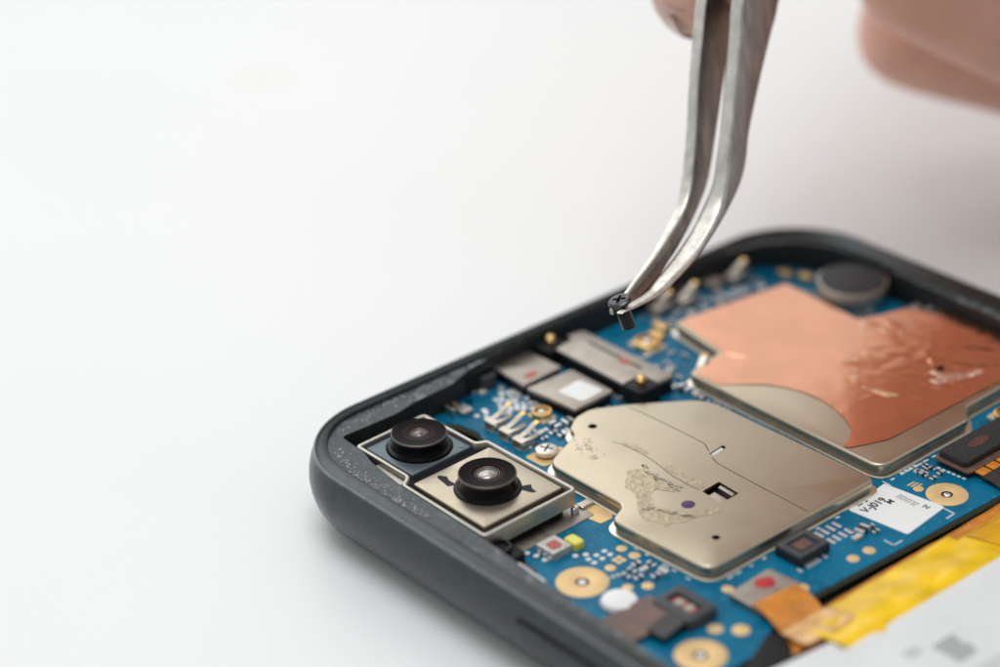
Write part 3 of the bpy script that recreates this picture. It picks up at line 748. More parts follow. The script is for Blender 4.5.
Z2 = 5.95
o2 = rounded([(6.7, 47.2, .9), (14.6, 45.9, .4), (15.7, 40.6, .7), (40.75, 40.5, 1.6), (40.7, 53.3, .5), (39.0, 55.0, .6), (38.8, 69.2, .6), (23.5, 69.2, .6), (21.0, 64.0, .5), (19.8, 61.6, .5), (8.8, 62.3, 1.2)], .8, 7)
cop = shield('shield_can', o2, Z2)
# copper foil: a creased sheet
fo = [(7.15, 47.7), (8.0, 55), (9.0, 61.9), (14, 61.6), (19.7, 61.2), (20.8, 63.6), (21.6, 66.6), (22.6, 67.4), (23.8, 67.4), (24.8, 68.0), (26.0, 69.2), (38.2, 69.2), (38.0, 57.5), (37.9, 44.9), (37.0, 42.6), (36.3, 41.05), (35.75, 40.95),
      (35.3, 42.3), (34.2, 43.9), (32.2, 45.0), (30.2, 45.7), (28.2, 46.0), (26.4, 45.9), (24.6, 45.4), (22.6, 44.3), (20.6, 42.3), (19.4, 40.95), (16.2, 40.95), (15.7, 43), (15.0, 46.1)]
fo = ccw(fo)
bound = []
for i in range(len(fo)):
    a, b = Vector(fo[i]), Vector(fo[(i + 1) % len(fo)]); k = max(1, int((b - a).length / .4))
    bound += [tuple(a + (b - a) * (q / k)) for q in range(k)]
def inside(x, y, P):
    c = False
    for i in range(len(P)):
        (x1, y1), (x2, y2) = P[i], P[i - 1]
        if (y1 > y) != (y2 > y) and x < (x2 - x1) * (y - y1) / (y2 - y1) + x1: c = not c
    return c
pts = list(bound)
gy = 41.2
inn = inset(fo, .22)
while gy < 69.2:
    gx = 7
    while gx < 38.2:
        x, y = gx + rng.uniform(-.08, .08), gy + rng.uniform(-.08, .08)
        if inside(x, y, inn): pts.append((x, y))
        gx += .3
    gy += .3
nb = len(bound)
rv, re, rf, *_ = delaunay_2d_cdt([Vector(p) for p in pts], [(i, (i + 1) % nb) for i in range(nb)], [list(range(nb))], 1, 1e-5)
creases = [((30.6, 59.6), (37.5, 62.5), .16, .5), ((32.5, 57.2), (37.8, 58.5), .15, .35), ((28.5, 60.8), (33, 58.6), .12, .35), ((33, 55.0), (37.6, 57.5), .14, .3), ((22.5, 61.0), (27, 60.6), .07, .5),
           ((24, 57), (27.5, 55.0), .05, .4), ((29.5, 62.5), (35.5, 66.5), .12, .5), ((31, 64.5), (37, 61), .10, .4), ((20.5, 60.9), (23.5, 61.6), .10, .35), ((34, 60.5), (37.8, 65.5), .10, .35),
           ((27.5, 51.5), (29.5, 51.0), .05, .25), ((15.2, 46.3), (18.0, 47.5), .05, .3), ((24.2, 53.2), (26.5, 54.6), .05, .3), ((30.2, 50.6), (33.0, 51.6), .05, .2), ((21.5, 63.0), (24.4, 62.6), .08, .3),
           ((34.2, 52.4), (37.2, 53.2), .06, .25), ((31.0, 47.6), (31.8, 53), .03, .18)]
def foil_z(x, y):
    z = .05 + .022 * (mnoise.noise(Vector((x * .35, y * .35, 3))) + .5)
    wr = max(0, min(1, (x - 20) / 10)) * max(0, min(1, (y - 50) / 8))
    z += .012 * mnoise.noise(Vector((x * 1.1, y * 1.1, 21))) * (.35 + wr)
    z += .07 * wr * abs(mnoise.noise(Vector((x * .5, y * .5, 9)))) + .03 * wr * mnoise.noise(Vector((x * 1.6, y * 1.6, 5)))
    p = Vector((x, y))
    for a, b, h, w in creases:
        a, b = Vector(a), Vector(b); d = b - a; q = max(0, min(1, (p - a).dot(d) / d.dot(d)))
        r = (p - (a + d * q)).length / w
        if r < 3: z += h * math.exp(-r * r) * math.sin(math.pi * max(.08, min(.92, q)))
    return z
fm = MB(); fm.add([(p.x, p.y, Z2 + foil_z(p.x, p.y)) for p in rv], [list(t) for t in rf], 'copper')
foil = fm.build('copper_foil', cop, smooth=60)
# torn crumple and scraped flecks on the foil
def shard(x, y, l, w, a, h, m):
    pr = [(-l / 2, 0), (-l / 4, w / 2), (l / 4, w * .45), (l / 2, 0), (l / 4, -w / 2), (-l / 4, -w * .4)]
    P = [rot2((x + px, y + py), (x, y), a) for px, py in pr]
    zz = [Z2 + foil_z(px, py) + .015 for px, py in P]
    vv = [(px, py, z_) for (px, py), z_ in zip(P, zz)] + [(x, y, Z2 + foil_z(x, y) + h)]
    one('foil_scrape', (vv, [(i, (i + 1) % 6, 6) for i in range(6)]), m, cop, smooth=50)
M['copper_bright'] = mat('scraped copper', (0.90, 0.62, 0.48), 0.36, 1.0, var=.2, vscale=14, bump=.5, bscale=22)
M['copper_gold'] = mat('scraped golden flecks', (0.88, 0.54, 0.28), 0.4, 1.0, var=.3, vscale=30, bump=.8, bscale=40)
for q in [(34.4, 58.4, 4.4, 1.5, 1.25, .35, 'copper_bright'), (32.9, 58.0, 1.8, 1.0, .2, .3, 'copper_bright'), (33.9, 56.7, 1.6, .8, .4, .2, 'copper_bright'), (35.4, 60.6, 2.6, .8, 1.3, .2, 'copper_bright'),
          (31.7, 51.2, 2.8, .9, .28, .06, 'copper_gold'), (32.6, 51.7, 1.3, .7, .5, .06, 'copper_gold'), (29.9, 50.8, 1.2, .35, .1, .05, 'copper_bright'),
          (20.9, 61.0, 1.2, .8, .6, .14, 'copper_bright'), (22.9, 61.4, 1.5, 1.0, .3, .16, 'copper_gold'), (21.6, 60.2, .9, .6, .2, .1, 'copper_bright'), (22.2, 63.6, .7, .5, .3, .08, 'copper_bright'), (23.9, 64.6, .6, .5, 0, .07, 'copper_bright'),
          (25.5, 54.6, 1.0, .5, .8, .07, 'copper_bright'), (27.9, 51.9, 1.0, .6, .2, .07, 'copper_bright'), (27.0, 52.8, .6, .4, 1, .06, 'copper_bright'), (24.6, 53.6, .5, .35, .6, .06, 'copper_bright'), (24.8, 62.2, .7, .5, .2, .08, 'copper_bright')]:
    shard(*q)
one('foil_tear', slab([(32.15, 58.8), (32.5, 58.7), (32.75, 59.3), (32.5, 59.5)], Z2 + .1, Z2 + .3), 'plastic_black', cop, smooth=0)

# small shields on the short side
def cover(pts, z, m, name='metal_cover', r=.35, zb=4.6):
    s = one(name, slab(rounded(pts, r, 4), z - .35, z, .12, n=3), m, board)
    one('cover_base', slab(inset(ccw(rounded(pts, r, 4)), .15), zb - .01, z - .33), 'plastic_black', board)
    return s
cover([(1.0, 27.2), (1.0, 32.2), (5.9, 32.35), (6.1, 27.0)], 6.0, 'steel_dark')
one('red_marker_dot', slab(rounded([(4.55, 28.2), (5.35, 28.2), (5.35, 29.7), (4.55, 29.7)], .3), 5.99, 6.03, .01), 'pale_red', board)
cover([(6.6, 26.8), (6.7, 28.2), (6.9, 32.7), (13.1, 32.7), (13.2, 27.4), (9.2, 27.1)], 6.0, 'steel_dark')
one('blank_label', slab(rounded([(9.4, 28.5), (9.1, 31.7), (12.4, 32.0), (12.6, 28.9)], .45), 5.99, 6.06, .03), 'white_label', board)
cv = cover([(3.3, 33.8), (2.9, 36.4), (1.9, 36.6), (2.2, 38.6), (15.6, 38.6), (15.6, 36.2), (13.5, 36.2), (13.5, 33.7)], 6.5, 'steel_dark', r=.25)
one('cover_seam', slab(rounded([(4.6, 37.05), (12.4, 37.0), (12.4, 37.3), (4.6, 37.35)], .1), 6.49, 6.52), 'foam', board)
one('red_marker_dot', slab(circle(10.1, 37.0, .75, 24, .5), 6.5, 6.54, .02), 'pale_red', board)
# black corner posts with gold pogo pins
def post(x, y, zt, black=True):
    if black: one('contact_housing', slab(rounded([(x - 1.5, y - 1.5), (x + 1.5, y - 1.5), (x + 1.5, y + 1.5), (x - 1.5, y + 1.5)], .7), B, zt - .9, .15), 'plastic_black', board)
    one('pogo_pin', lathe([(.5, B), (.5, zt - .35), (.42, zt - .3), (.42, zt - .1), (.28, zt), (.02, zt + .02)], x, y, 20, cap1=False), 'gold', board, smooth=40)
post(14.6, 35.0, 7.4); post(1.9, 34.4, 7.3)
one('rubber_gasket', slab(rounded([(1.2, 22.8), (1.2, 26.6), (1.9, 26.8), (2.0, 23.0)], .2), B, 6.9, .1), 'plastic_black', board)
one('rubber_block', slab(rounded([(1.25, 24.5), (1.25, 26.7), (2.6, 26.5), (2.6, 24.9)], .3), B, 6.1, .1), 'conn_grey', board)
one('rubber_gasket', slab(rounded([(1.2, 34.0), (2.6, 34.0), (2.6, 36.0), (1.2, 36.0)], .2), B, 5.7, .1), 'plastic_black', board)

# vibration motor: a dark coin with a silver rim
vm = one('vibration_motor', lathe([(3.4, 4.6), (3.4, 5.6), (3.7, 5.65), (3.8, 5.75), (3.8, 6.8), (3.72, 6.95), (3.5, 7.0)], 14.5, 66.3, 56, cap1=True), 'bracket', phone)
one('motor_cover', slab(circle(14.5, 66.3, 3.55, 56), 6.98, 7.08, .03), 'chip', vm)

# ---------------------------------------------------------------- cameras
bk_out = rounded([(5.4, 6.4, .5), (5.2, 15.0, .5), (12.7, 15.15, .35), (13.2, 16.2, .35), (25.5, 16.4, .6), (25.7, 5.05, .5), (13.9, 5.2, .35), (13.05, 6.45, .35)], .4, 5)
bk_in = inset(ccw(bk_out), .40)
v, f = slab(bk_out, 4.3, 7.25, .12, holes=[bk_in], hz=6.5) if False else (None, None)
brk = one('camera_bracket', ring_wall(bk_out, bk_in, 5.6, 7.25, 6.4), 'bracket', phone, smooth=50)
one('bracket_floor', slab(inset(ccw(bk_out), .25), 5.7, 6.5), 'well', brk)
one('bracket_foot', slab(rounded([(6.4, 7.0), (24.6, 6.2), (24.6, 15.5), (6.2, 14.2)], .3), 3.3, 5.65), 'plastic_black', brk)

def camera(name, plate, zp, plate_m, cx, cy, rb, zt, glass_m, rg, rimr, parent=phone):
    pl = MB()
    pl.add(*slab(rounded(plate, .18, 3), 6.4, zp, .1, holes=[circle(cx, cy, rimr, 48)], hz=6.3, n=3), plate_m)
    cam_o = pl.build(name, parent, smooth=38)
    one('lens_well', lathe([(rimr + .1, zp - .28), (rb + .25, zp - .45), (rb, zp - .5)], cx, cy, 48, cap1=False), 'lens_black', cam_o)
    mb = MB()
    mb.add(*lathe([(rb + .42, zp - .5), (rb + .42, zp + .12), (rb + .36, zp + .2), (rb + .08, zp + .26), (rb + .02, zp + .4), (rb - .02, zt - .28), (rb + .0, zt - .22)], cx, cy, 56, cap1=False), 'lens_black')
    mb.add(*lathe([(rb, zt - .22), (rb, zt - .08), (rb - .1, zt)], cx, cy, 56, cap1=False), 'lens_edge')
    mb.add(*lathe([(rb - .1, zt), (rb - .2, zt - .015), (rb * .62, zt - .06), (rg + .14, zt - .14)], cx, cy, 56, cap1=False), 'lens_face')
    mb.build('lens_barrel', cam_o, smooth=30)
    one('lens_reflection_ring', lathe([(rb * .60, zt - .055), (rb * .5, zt - .07), (rg + .42, zt - .105)], cx, cy, 48, cap1=False), 'lens_maroon_refl', cam_o)  # ring carrying the painted maroon reflection
    mb = MB()
    mb.add(*lathe([(rg + .14, zt - .14), (rg + .08, zt - .1), (rg, zt - .12), (rg - .06, zt - .2)], cx, cy, 40, cap1=False), 'lens_edge')
    mb.add(*lathe([(rg + .34, zt - .125), (rg + .3, zt - .085), (rg + .24, zt - .125)], cx, cy, 40, cap1=False), 'lens_edge')
    mb.add(*lathe([(rg - .05, zt - .21), (rg * .8, zt - .14), (rg * .5, zt - .08), (rg * .25, zt - .05), (.01, zt - .04)], cx, cy, 40, cap1=False), glass_m)
    mb.build('lens', cam_o, smooth=60)
    return cam_o
c1 = camera('camera_module', [(6.0, 7.2), (5.95, 14.4), (12.7, 14.6), (12.9, 7.25)], 6.95, 'blue_plate', 9.32, 11.05, 2.66, 8.55, 'lens_glass_dark', .55, 3.2)
c2 = camera('camera_module', [(14.3, 6.25), (14.15, 15.6), (24.2, 15.7), (24.35, 6.2)], 7.1, 'gold_plate', 19.55, 10.75, 2.7, 8.75, 'lens_glass', .85, 3.15)
c1['label'] = 'smaller camera on a blue grey plate'; c2['label'] = 'larger camera on a champagne plate'
one('plate_cutout', slab(rounded([(14.75, 8.8), (15.05, 8.5), (16.9, 8.25), (17.2, 9.0), (16.1, 9.0), (15.5, 9.3)], .12), 7.09, 7.115), 'plastic_black', c2, smooth=0)
one('plate_cutout', slab(rounded([(21.5, 13.2), (21.9, 12.7), (23.0, 13.1), (23.2, 13.5), (22.4, 13.6), (21.9, 14.0)], .12), 7.09, 7.115), 'plastic_black', c2, smooth=0)
for x, y in [(12.1, 7.9), (12.1, 13.9), (6.6, 13.8)]: one('plate_rivet', slab(circle(x, y, .28, 20), 6.93, 7.0, .03), 'blue_plate', c1)
# steel shelf between the camera and the board
one('steel_shelf', slab(rounded([(24.3, 4.9), (26.9, 4.9), (26.9, 17.2), (24.3, 17.4)], .2), 3.6, 4.75, .1), 'steel_dark', phone)
mb = MB(); mb.add(*box(24.6, 25.6, 16.9, 18.4, 4.0, 5.0), 'contact'); mb.add(*box(25.2, 25.7, 15.7, 16.5, 4.7, 5.4), 'solder'); mb.build('ground_clip', board, smooth=0, bevel=.15)
# silver edge showing beside the first camera, on the ledge
one('steel_shelf', slab([(8.9, 5.3), (13.2, 4.7), (13.2, 6.3), (8.9, 6.4)], 5.2, 6.75, .08), 'bracket', phone)
# round black gasket and white plastic strip by the near ledge
mb = MB(); mb.add(*slab(rounded([(25.2, 5.0), (28.6, 5.0), (28.6, 7.5), (25.2, 7.5)], .5), 4.2, 5.9, .15), 'plastic_black')
mb.add(*lathe([(1.1, 5.8), (1.1, 6.25), (1.0, 6.35), (.8, 6.35), (.7, 6.1), (.02, 6.0)], 26.7, 6.0, 28, cap1=False), 'lens_black'); mb.build('microphone_gasket', phone, smooth=40)
one('plastic_strip', slab(rounded([(29.6, 4.9), (33.4, 4.75), (33.4, 5.5), (29.6, 5.7)], .2), 4.6, 6.2, .12), 'white_plastic', phone)
one('plastic_strip', slab(rounded([(28.7, 5.6), (30.5, 5.6), (30.5, 7.0), (28.7, 7.0)], .2), 4.2, 5.2, .1), 'dark_smd', phone)

# ---------------------------------------------------------------- flex, tape, battery
one('flex_ribbon', strip([(47.5, 18.9, B + .82), (48.6, 18.8, B + .86), (49.9, 18.6, B + .7), (51.2, 18.4, B + .2), (53, 18.3, B - .1), (56, 18.3, B - .2)], 5.0, .12), 'orange_flex', phone, smooth=60)
def sheet(name, x0, x1, y0, y1, zf, m, parent, step=.5, th=.06):
    nx, ny = max(2, int((x1 - x0) / step)), max(2, int((y1 - y0) / step))
    v = [(x0 + (x1 - x0) * i / nx, y0 + (y1 - y0) * j / ny) for j in range(ny + 1) for i in range(nx + 1)]
    v = [(x, y, zf(x, y)) for x, y in v]
    f = [(j * (nx + 1) + i, j * (nx + 1) + i + 1, (j + 1) * (nx + 1) + i + 1, (j + 1) * (nx + 1) + i) for j in range(ny) for i in range(nx)]
    o = one(name, (v, f), m, parent, smooth=60)
    so = o.modifiers.new('thick', 'SOLIDIFY'); so.thickness = th * S; so.offset = -1
    return o
def ripple(x, y, s, a): return a * mnoise.noise(Vector((x * s, y * s, 2.2)))
sheet('flex_ribbon', 50.6, 54.0, 14.5, 69, lambda x, y: 4.35 + (x - 50.6) * .12 + ripple(x, y, .5, .12), 'orange_flex', phone)
tape = sheet('insulating_tape', 51.3, 58.5, 17.2, 37.5, lambda x, y: 4.75 + min(1, (x - 51.3) / 5.0) * 1.0 + ripple(x, y, .45, .22), 'yellow_tape', phone, .35)
sheet('insulating_tape', 52.3, 58.6, 36.0, 69, lambda x, y: 4.9 + min(1, (x - 52.3) / 4.0) * .9 + ripple(x, y, .4, .16), 'yellow_tape', phone, .4)
M['yellow_deep'] = mat('doubled yellow tape', (0.66, 0.33, 0.004), 0.28, var=.2, vscale=3, bump=.4, bscale=6, coat=.1, spec=.35)
sheet('insulating_tape', 52.6, 57.2, 38.2, 44.6, lambda x, y: 5.03 + min(1, (x - 52.3) / 4.0) * .9 + ripple(x, y, .4, .16), 'yellow_deep', phone, .4)
M['amber_flex'] = mat('pale amber flex', (0.72, 0.42, 0.16), 0.3, var=.25, vscale=6, coat=.4)
sheet('flex_ribbon', 51.4, 54.6, 15.6, 21.5, lambda x, y: 4.95 + (x - 51.4) * .14 + ripple(x, y, .8, .25), 'amber_flex', phone, .35)
bat = one('battery', slab(rounded([(57.0, 5.2, 1.2), (146, 5.2, 1.2), (146, 68.3, 1.2), (57.4, 68.3, 1.5)], 1.2), 3.4, 5.9, .5), 'battery', phone)
bat2 = one('battery_flap', slab(rounded([(54.4, 8.5), (58, 8.5), (58, 20.6), (55.4, 17.3)], .4), 4.6, 5.5, .2), 'battery', phone)
for k in range(6):
    one('battery_print', slab([(62.0 + .5 * k, 22.2), (62.32 + .5 * k, 22.2), (62.32 + .5 * k, 24.9 - .25 * (k % 3)), (62.0 + .5 * k, 24.7)], 5.89, 5.915), 'grey_ink', bat, smooth=0)
for k in range(3):
    one('battery_print', slab([(60.9 + .4 * k, 19.6), (61.1 + .4 * k, 19.6), (61.1 + .4 * k, 21.3), (60.9 + .4 * k, 21.3)], 5.89, 5.915), 'pale_ink', bat, smooth=0)
for k in range(4):
    one('battery_print', slab([(66.4 + .5 * k, 20), (66.6 + .5 * k, 20), (66.6 + .5 * k, 31 - k), (66.4 + .5 * k, 31 - k)], 5.89, 5.915), 'pale_ink', bat, smooth=0)
one('contact_housing', slab(rounded([(51.2, 12.6), (52.2, 10.4), (53.8, 9.4), (54.4, 14.6), (51.0, 16.3), (50.1, 15.4)], .5), 3.4, 4.7, .3), 'plastic_black', phone)

# ------------------------------------------------------------------ the tweezers
UP = Vector((0, 0, 1))
fh = Vector((FWD.x, FWD.y, 0)).normalized(); rh = Vector((fh.y, -fh.x, 0))
A60 = math.radians(58)
W = rh * math.cos(A60) + fh * math.sin(A60)         # across each arm, away from the viewer
LEAN = (UP * math.cos(math.radians(17)) + fh * math.sin(math.radians(17))).normalized()
Nn = -(W.cross(LEAN)).normalized()
if Nn.dot(rh) < 0: Nn = -Nn
#        # from the far arm towards the near arm
tip0 = at(614, 308, 212.5)
def catmull(P, k=8):
    out = []
    for i in range(len(P) - 1):
        a, b, c, d = P[max(i - 1, 0)], P[i], P[i + 1], P[min(i + 2, len(P) - 1)]
        for q in range(k):
            t = q / k
            out.append(0.5 * ((2 * b) + (-a + c) * t + (2 * a - 5 * b + 4 * c - d) * t * t + (-a + 3 * b - 3 * c + d) * t ** 3))
    return out + [P[-1]]
def arm(front, back, offs, thick, name, parent):
    """front: the crease nearest the viewer, back: the far border, both traced; loft a rounded bar between them"""
    Fp = [on_plane(x, y, tip0 + Nn * o, Nn) for (x, y), o in zip(front, offs)]
    Bp = [on_plane(x, y, tip0 + Nn * o, Nn) for (x, y), o in zip(back, offs)]
    T = list(thick)
    # straight shank carried on beyond the picture
    d = (Fp[0] - Fp[2]).normalized(); db = (Bp[0] - Bp[2]).normalized()
    ext = []
    w0 = (Bp[0] - Fp[0]).length
    for s, w, g in [(85, 5.0, 1.0), (70, 6.5, .85), (52, w0 + 1.6, .55), (32, w0 + 1.8, .2), (16, w0 + 1.1, 0), (7, w0 + .5, 0)]:
        ext.append((s, w, g))
    sgn = -1 if offs[0] > 1.5 else 1
    half = abs(offs[0] - 0) / 2
    pre_f, pre_b, pre_t = [], [], []
    dm = (d + db).normalized()
    for s, w, g in ext:
        mid = (Fp[0] + Bp[0]) / 2 + dm * s + Nn * (sgn * g * max(0, half - .75 * 1.0))
        pre_f.append(mid - W * w / 2); pre_b.append(mid + W * w / 2); pre_t.append(T[0])
    Fp, Bp, T = pre_f + Fp, pre_b + Bp, pre_t + T
    k = 8
    F2, B2 = catmull(Fp, k), catmull(Bp, k)
    T2 = [v.x for v in catmull([Vector((q, 0, 0)) for q in T], k)]
    v, f = [], []
    n_c = 20; faces_ = []
    for ii, (p, b, t_) in enumerate(zip(F2, B2, T2)):
        ctr = (p + b) / 2 - Nn * (t_ / 2); ax = (b - p); w = ax.length; ax.normalize()
        r = min(w, t_) * (.15 + (.31 if sgn < 0 else .22) * max(0, min(1, (ii / len(F2) - .62) / .25)))
        for q in range(n_c):
            cq, qq = divmod(q, 5)
            sxx, syy = [(1, 1), (-1, 1), (-1, -1), (1, -1)][cq]
            an = math.pi / 2 * (cq + qq / 4)
            v.append(ctr + ax * (sxx * (w / 2 - r) + r * math.cos(an)) + Nn * (syy * (t_ / 2 - r) + r * math.sin(an)))
    L = len(F2)
    for i in range(L - 1):
        for q in range(n_c):
            z = (q + 1) % n_c
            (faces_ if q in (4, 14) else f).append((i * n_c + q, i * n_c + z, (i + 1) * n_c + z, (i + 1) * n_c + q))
    f.append([q for q in range(n_c)]); f.append([(L - 1) * n_c + q for q in range(n_c)][::-1])
    mb = MB().add(v, f, 'tweezers'); mb.mats.append('tweezers_face_shaded')
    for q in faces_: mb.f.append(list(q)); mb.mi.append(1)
    return mb.build(name, parent, smooth=40)
tz = empty('tweezers', tip0)
tag(tz, 'curved steel tweezers gripping the tiny black screw above the board', 'tweezers')
armL_f = [(706.4, 0), (702.5, 40), (698.7, 80), (696.5, 130), (694, 160), (691.5, 184), (684.8, 208), (671.5, 232), (656, 256), (637.5, 280), (627, 294), (613, 309)]
armL_b = [(740, 0), (732, 40), (724.5, 80), (717, 130), (712.4, 160), (707.6, 184), (698.5, 208), (687, 232), (673, 256), (652, 284), (635, 301), (614, 315)]
armR_f = [(743.6, 0), (740.5, 40), (737, 80), (732, 130), (729, 160), (727, 184), (721, 208), (709.5, 232), (694, 256), (672, 280), (656, 294), (625, 311)]
armR_b = [(779.6, 0), (770, 40), (760.5, 80), (750, 130), (746.7, 160), (741, 184), (730.4, 208), (716.5, 232), (700.5, 256), (677.5, 282), (660.5, 297), (623, 314)]
arm(armL_f, armL_b, [0] * 12, [1.2, 1.2, 1.15, 1.2, 1.2, 1.25, 1.1, .92, .72, .55, .5, .42], 'arm', tz)
arm(armR_f, armR_b, [3.7, 3.65, 3.6, 3.5, 3.4, 3.3, 3.2, 3.1, 2.9, 2.6, 2.3, 1.8], [1.4, 1.4, 1.4, 1.35, 1.45, 1.65, 2.1, 2.1, 2.2, 1.9, 1.45, .7], 'arm', tz)

# ------------------------------------------------------------------ the lifted screw
hp = at(619.6, 300.5, 212.2); ep = at(630, 327, 212.2)
ax = ((hp - ep).normalized() * .87 - FWD * .49).normalized()
ux = ax.cross(FWD).normalized(); uy = ax.cross(ux).normalized()
def spin(prof, n=36, org=hp):
    v = [org + ax * z + ux * (r * math.cos(2 * math.pi * k / n)) + uy * (r * math.sin(2 * math.pi * k / n)) for r, z in prof for k in range(n)]
    f = [(i * n + k, i * n + (k + 1) % n, (i + 1) * n + (k + 1) % n, (i + 1) * n + k) for i in range(len(prof) - 1) for k in range(n)]
    return v, f
mb = MB()
mb.add(*spin([(.62, -.35), (.72, -.32), (1.08, -.22), (1.15, -.12), (1.12, .02), (.98, .14), (.9, .16)]), 'screw_black')
# head top with a cross recess: star-shaped opening with a sunken floor
n = 48; ro, vz = [], []
def star(k, s=1.0):
    a = 2 * math.pi * k / n; c = abs(math.cos(a + .5)); q = abs(math.sin(a + .5))
    w = .17
    return s * min(.66, w / max(min(c, q), 1e-3) if max(c, q) > 0 else .66)
outer = [hp + ax * .16 + ux * (.9 * math.cos(2 * math.pi * k / n)) + uy * (.9 * math.sin(2 * math.pi * k / n)) for k in range(n)]
rim = [hp + ax * .2 + ux * (star(k) * math.cos(2 * math.pi * k / n)) + uy * (star(k) * math.sin(2 * math.pi * k / n)) for k in range(n)]
low = [hp - ax * .12 + ux * (star(k, .6) * math.cos(2 * math.pi * k / n)) + uy * (star(k, .6) * math.sin(2 * math.pi * k / n)) for k in range(n)]
vv = outer + rim + low
ff = [(k, (k + 1) % n, n + (k + 1) % n, n + k) for k in range(n)] + [(n + k, n + (k + 1) % n, 2 * n + (k + 1) % n, 2 * n + k) for k in range(n)] + [[2 * n + k for k in range(n)]]
mb.add(vv, ff, 'screw_black')
# threaded shank
pr = [(.66, -.3)]; z = -.45
while z > -3.1:
    pr += [(.46, z), (.68, z - .09), (.68, z - .13), (.46, z - .22)]; z -= .27
pr += [(.5, z), (.35, z - .12), (.01, z - .14)]
n2 = 28; v = []
for i, (r, zz) in enumerate(pr):
    for k in range(n2):
        a = 2 * math.pi * k / n2
        dz = .27 * k / n2 if 0 < i < len(pr) - 3 else 0
        v.append(hp + ax * (zz - dz + .13) + ux * (r * math.cos(a)) + uy * (r * math.sin(a)))
f = [(i * n2 + k, i * n2 + (k + 1) % n2, (i + 1) * n2 + (k + 1) % n2, (i + 1) * n2 + k) for i in range(len(pr) - 1) for k in range(n2)]
mb.add(v, f, 'screw_thread')
scr = mb.build('screw', smooth=30, base=tuple(ep))
tag(scr, 'tiny black cross-head screw held between the tweezer tips', 'screw')

# ------------------------------------------------------------------ the hand
J = {}
def jn(name, px, py, d, r, par): J[name] = (at(px, py, d), r, par)
jn('palm', 1490, -150, 322, 21, None)
jn('wrist', 1900, -150, 350, 26, 'palm')
jn('arm', 2350, -250, 380, 30, 'wrist')
jn('k1', 1270, -420, 285, 13, 'palm'); jn('k2', 1330, -300, 305, 13, 'palm'); jn('k3', 1390, -130, 300, 12.5, 'palm'); jn('k4', 1440, 10, 305, 12, 'palm')
# index
jn('i1', 960, -520, 264, 10, 'k1'); jn('i2', 835, -330, 250, 9.8, 'i1'); jn('i3', 738, -140, 239, 8.8, 'i2'); jn('i4', 717, -34, 233, 7.4, 'i3'); jn('i5', 712, 34, 230, 6.4, 'i4')
# middle
jn('m1', 985, -400, 285, 10, 'k2'); jn('m2', 880, -290, 258, 9, 'm1'); jn('m3', 830, -220, 240, 8, 'm2'); jn('m4', 806, -180, 234, 6.4, 'm3')
# ring: folded back under the hand
jn('r1', 1330, 75, 262, 10, 'k3'); jn('r2', 1090, 38, 256, 9.4, 'r1'); jn('r3', 950, -20, 252, 8.8, 'r2'); jn('r4', 858, -56, 250, 7.3, 'r3')
# little finger
jn('l1', 1330, 130, 284, 9.2, 'k4'); jn('l2', 1085, 66, 276, 8.6, 'l1'); jn('l3', 950, 36, 272, 8.2, 'l2'); jn('l4', 854, 18, 270, 7.2, 'l3')
# thumb
jn('t0', 1330, -140, 275, 17, 'palm'); jn('t1', 1090, -330, 240, 13, 't0'); jn('t2', 915, -350, 219, 11, 't1'); jn('t3', 830, -290, 209, 9.5, 't2'); jn('t4', 785, -250, 206.5, 7.4, 't3')
names = list(J)
base = J['palm'][0]
me = bpy.data.meshes.new('hand')
me.from_pydata([(J[q][0] - base) * S for q in names], [(names.index(J[q][2]), names.index(q)) for q in names if J[q][2]], [])
hand = bpy.data.objects.new('hand', me); COL.objects.link(hand); hand.location = base * S
sk = hand.modifiers.new('skin', 'SKIN'); sk.use_smooth_shade = True; sk.branch_smoothing = 0.6
for i, q in enumerate(names):
    sv = me.skin_vertices[0].data[i]; sv.radius = (J[q][1] * S, J[q][1] * S); sv.use_root = (i == 0)
sb = hand.modifiers.new('sub', 'SUBSURF'); sb.levels = 3; sb.render_levels = 3
dg = bpy.context.evaluated_depsgraph_get(); dg.update()
hm = bpy.data.meshes.new_from_object(hand.evaluated_get(dg)); hand.modifiers.clear(); hand.data = hm
hm.materials.clear(); hm.materials.append(M['skin'])
hm.polygons.foreach_set('use_smooth', [True] * len(hm.polygons))
ORIGIN['hand'] = base
tag(hand, 'bare hand with curled fingers pinching the tweezers, out of focus', 'hand')
# nail of the index finger, laid on the skin and curving with it
from mathutils.bvhtree import BVHTree
tree = BVHTree.FromPolygons([v.co.copy() for v in hm.vertices], [tuple(q.vertices) for q in hm.polygons])
def nail(tip, prev, out, L=8.5, Wd=6.8):
    a = (tip - prev).normalized(); o = (out - a * out.dot(a)).normalized(); s_ = a.cross(o)
    v = []
    for i in range(9):
        u = i / 8
        for j in range(9):
            w = (j / 8 - .5) * 2
            q = tip + a * (-L * .75 + L * u * (1 - .2 * w * w)) + s_ * (w * Wd / 2 * (.8 + .2 * math.sin(math.pi * min(1, u + .3)))) + o * 14
            h = tree.ray_cast((q - base) * S, -o)
            if h[0] is None or h[3] > 14.5 * S:
                h = tree.find_nearest((q - o * 9.5 - base) * S)
            v.append(h[0] / S + base + o * .3)
    f = [(i * 9 + j, i * 9 + j + 1, (i + 1) * 9 + j + 1, (i + 1) * 9 + j) for i in range(8) for j in range(8)]
    ob = one('fingernail', (v, f), 'nail', hand, smooth=60)
    so = ob.modifiers.new('thick', 'SOLIDIFY'); so.thickness = .5 * S; so.offset = 0
nail(J['i5'][0], J['i4'][0], -RIGHT * 1.0 + FWD * .45)

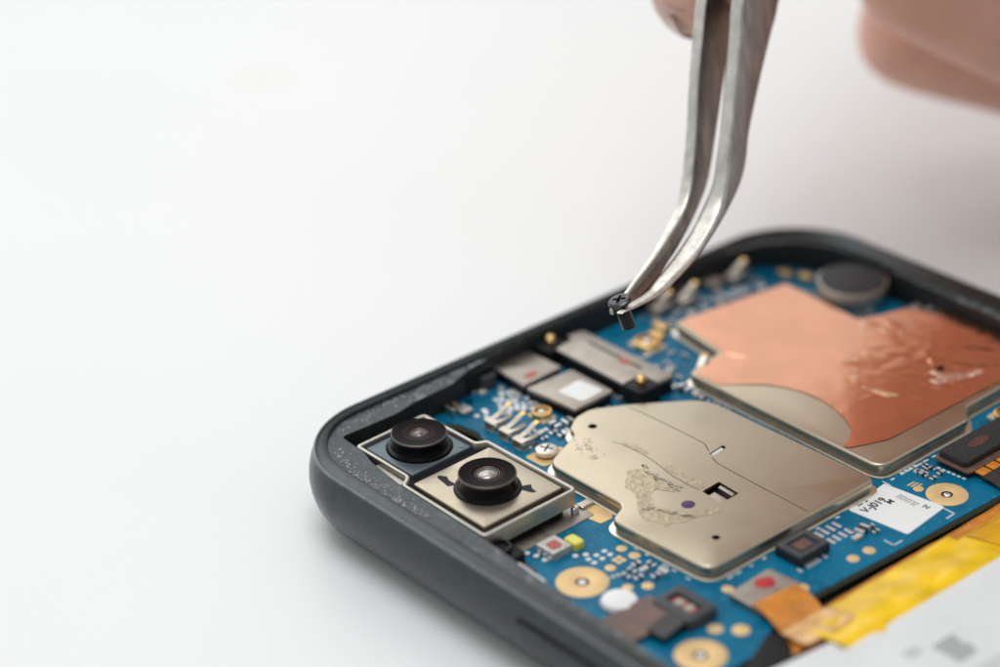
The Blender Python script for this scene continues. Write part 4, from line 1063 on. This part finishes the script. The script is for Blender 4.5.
# ------------------------------------------------------------------ light
w = bpy.data.worlds.new('World'); SC.world = w; w.use_nodes = True
wn = w.node_tree; bg = wn.nodes['Background']
tc = wn.nodes.new('ShaderNodeTexCoord')
dot = wn.nodes.new('ShaderNodeVectorMath'); dot.operation = 'DOT_PRODUCT'
ldir = (fh * .75 - rh * .55 + UP * .35).normalized(); dot.inputs[1].default_value = ldir
wn.links.new(tc.outputs['Generated'], dot.inputs[0])
rp_ = wn.nodes.new('ShaderNodeValToRGB')
rp_.color_ramp.elements[0].position = 0.0; rp_.color_ramp.elements[0].color = (.20, .21, .22, 1)
rp_.color_ramp.elements[1].position = 1.0; rp_.color_ramp.elements[1].color = (.99, 1.0, 1.0, 1)
mr = wn.nodes.new('ShaderNodeMapRange'); mr.inputs['From Min'].default_value = -1; mr.inputs['From Max'].default_value = 1
wn.links.new(dot.outputs['Value'], mr.inputs['Value']); wn.links.new(mr.outputs['Result'], rp_.inputs['Fac'])
wn.links.new(rp_.outputs['Color'], bg.inputs['Color']); bg.inputs['Strength'].default_value = 0.90

def area_light(name, pos, target, size, power, color=(1, 1, 1)):
    l = bpy.data.lights.new(name, 'AREA'); l.shape = 'SQUARE'; l.size = size * S; l.energy = power; l.color = color
    o = bpy.data.objects.new(name, l); COL.objects.link(o); o.location = pos * S
    o.rotation_euler = ((target - pos) * S).to_track_quat('-Z', 'Y').to_euler()
    return o
ctr = Vector((25, 30, 0))
area_light('softbox', ctr - fh * 10 - rh * 60 + UP * 570, ctr, 330, 14000, (.985, .995, 1))
def az(a, e, d): return ctr + (fh * math.cos(math.radians(a)) + rh * math.sin(math.radians(a))) * d * math.cos(math.radians(e)) + UP * d * math.sin(math.radians(e))
refl_panel = area_light('reflection_panel', az(-19.5, 32, 950), ctr, 700, 15500, (1, .995, .97))  # unseen lamp added so the metal mirrors a bright area at back left

# ------------------------------------------------------------------ camera and render settings
cd = bpy.data.cameras.new('camera'); co = bpy.data.objects.new('camera', cd); COL.objects.link(co)
rot = Matrix((RIGHT, -DOWN, -FWD)).transposed()
co.matrix_world = Matrix.Translation(CAM * S) @ rot.to_4x4()
cd.sensor_width = 36.0; cd.lens = F / 1000 * 36; cd.clip_start = 0.5; cd.clip_end = 1000
cd.dof.use_dof = True; cd.dof.focus_distance = 21.3; cd.dof.aperture_fstop = cd.lens * 1e-3 / (2 * 0.35) ; cd.dof.aperture_blades = 0
SC.camera = co
SC.view_settings.view_transform = 'Standard'; SC.view_settings.look = 'None'
SC.view_settings.exposure = 0.0; SC.view_settings.gamma = 1.0; SC.view_settings.use_curve_mapping = False
SC.render.engine = 'CYCLES'
SC.cycles.use_denoising = True
SC.cycles.max_bounces = 10
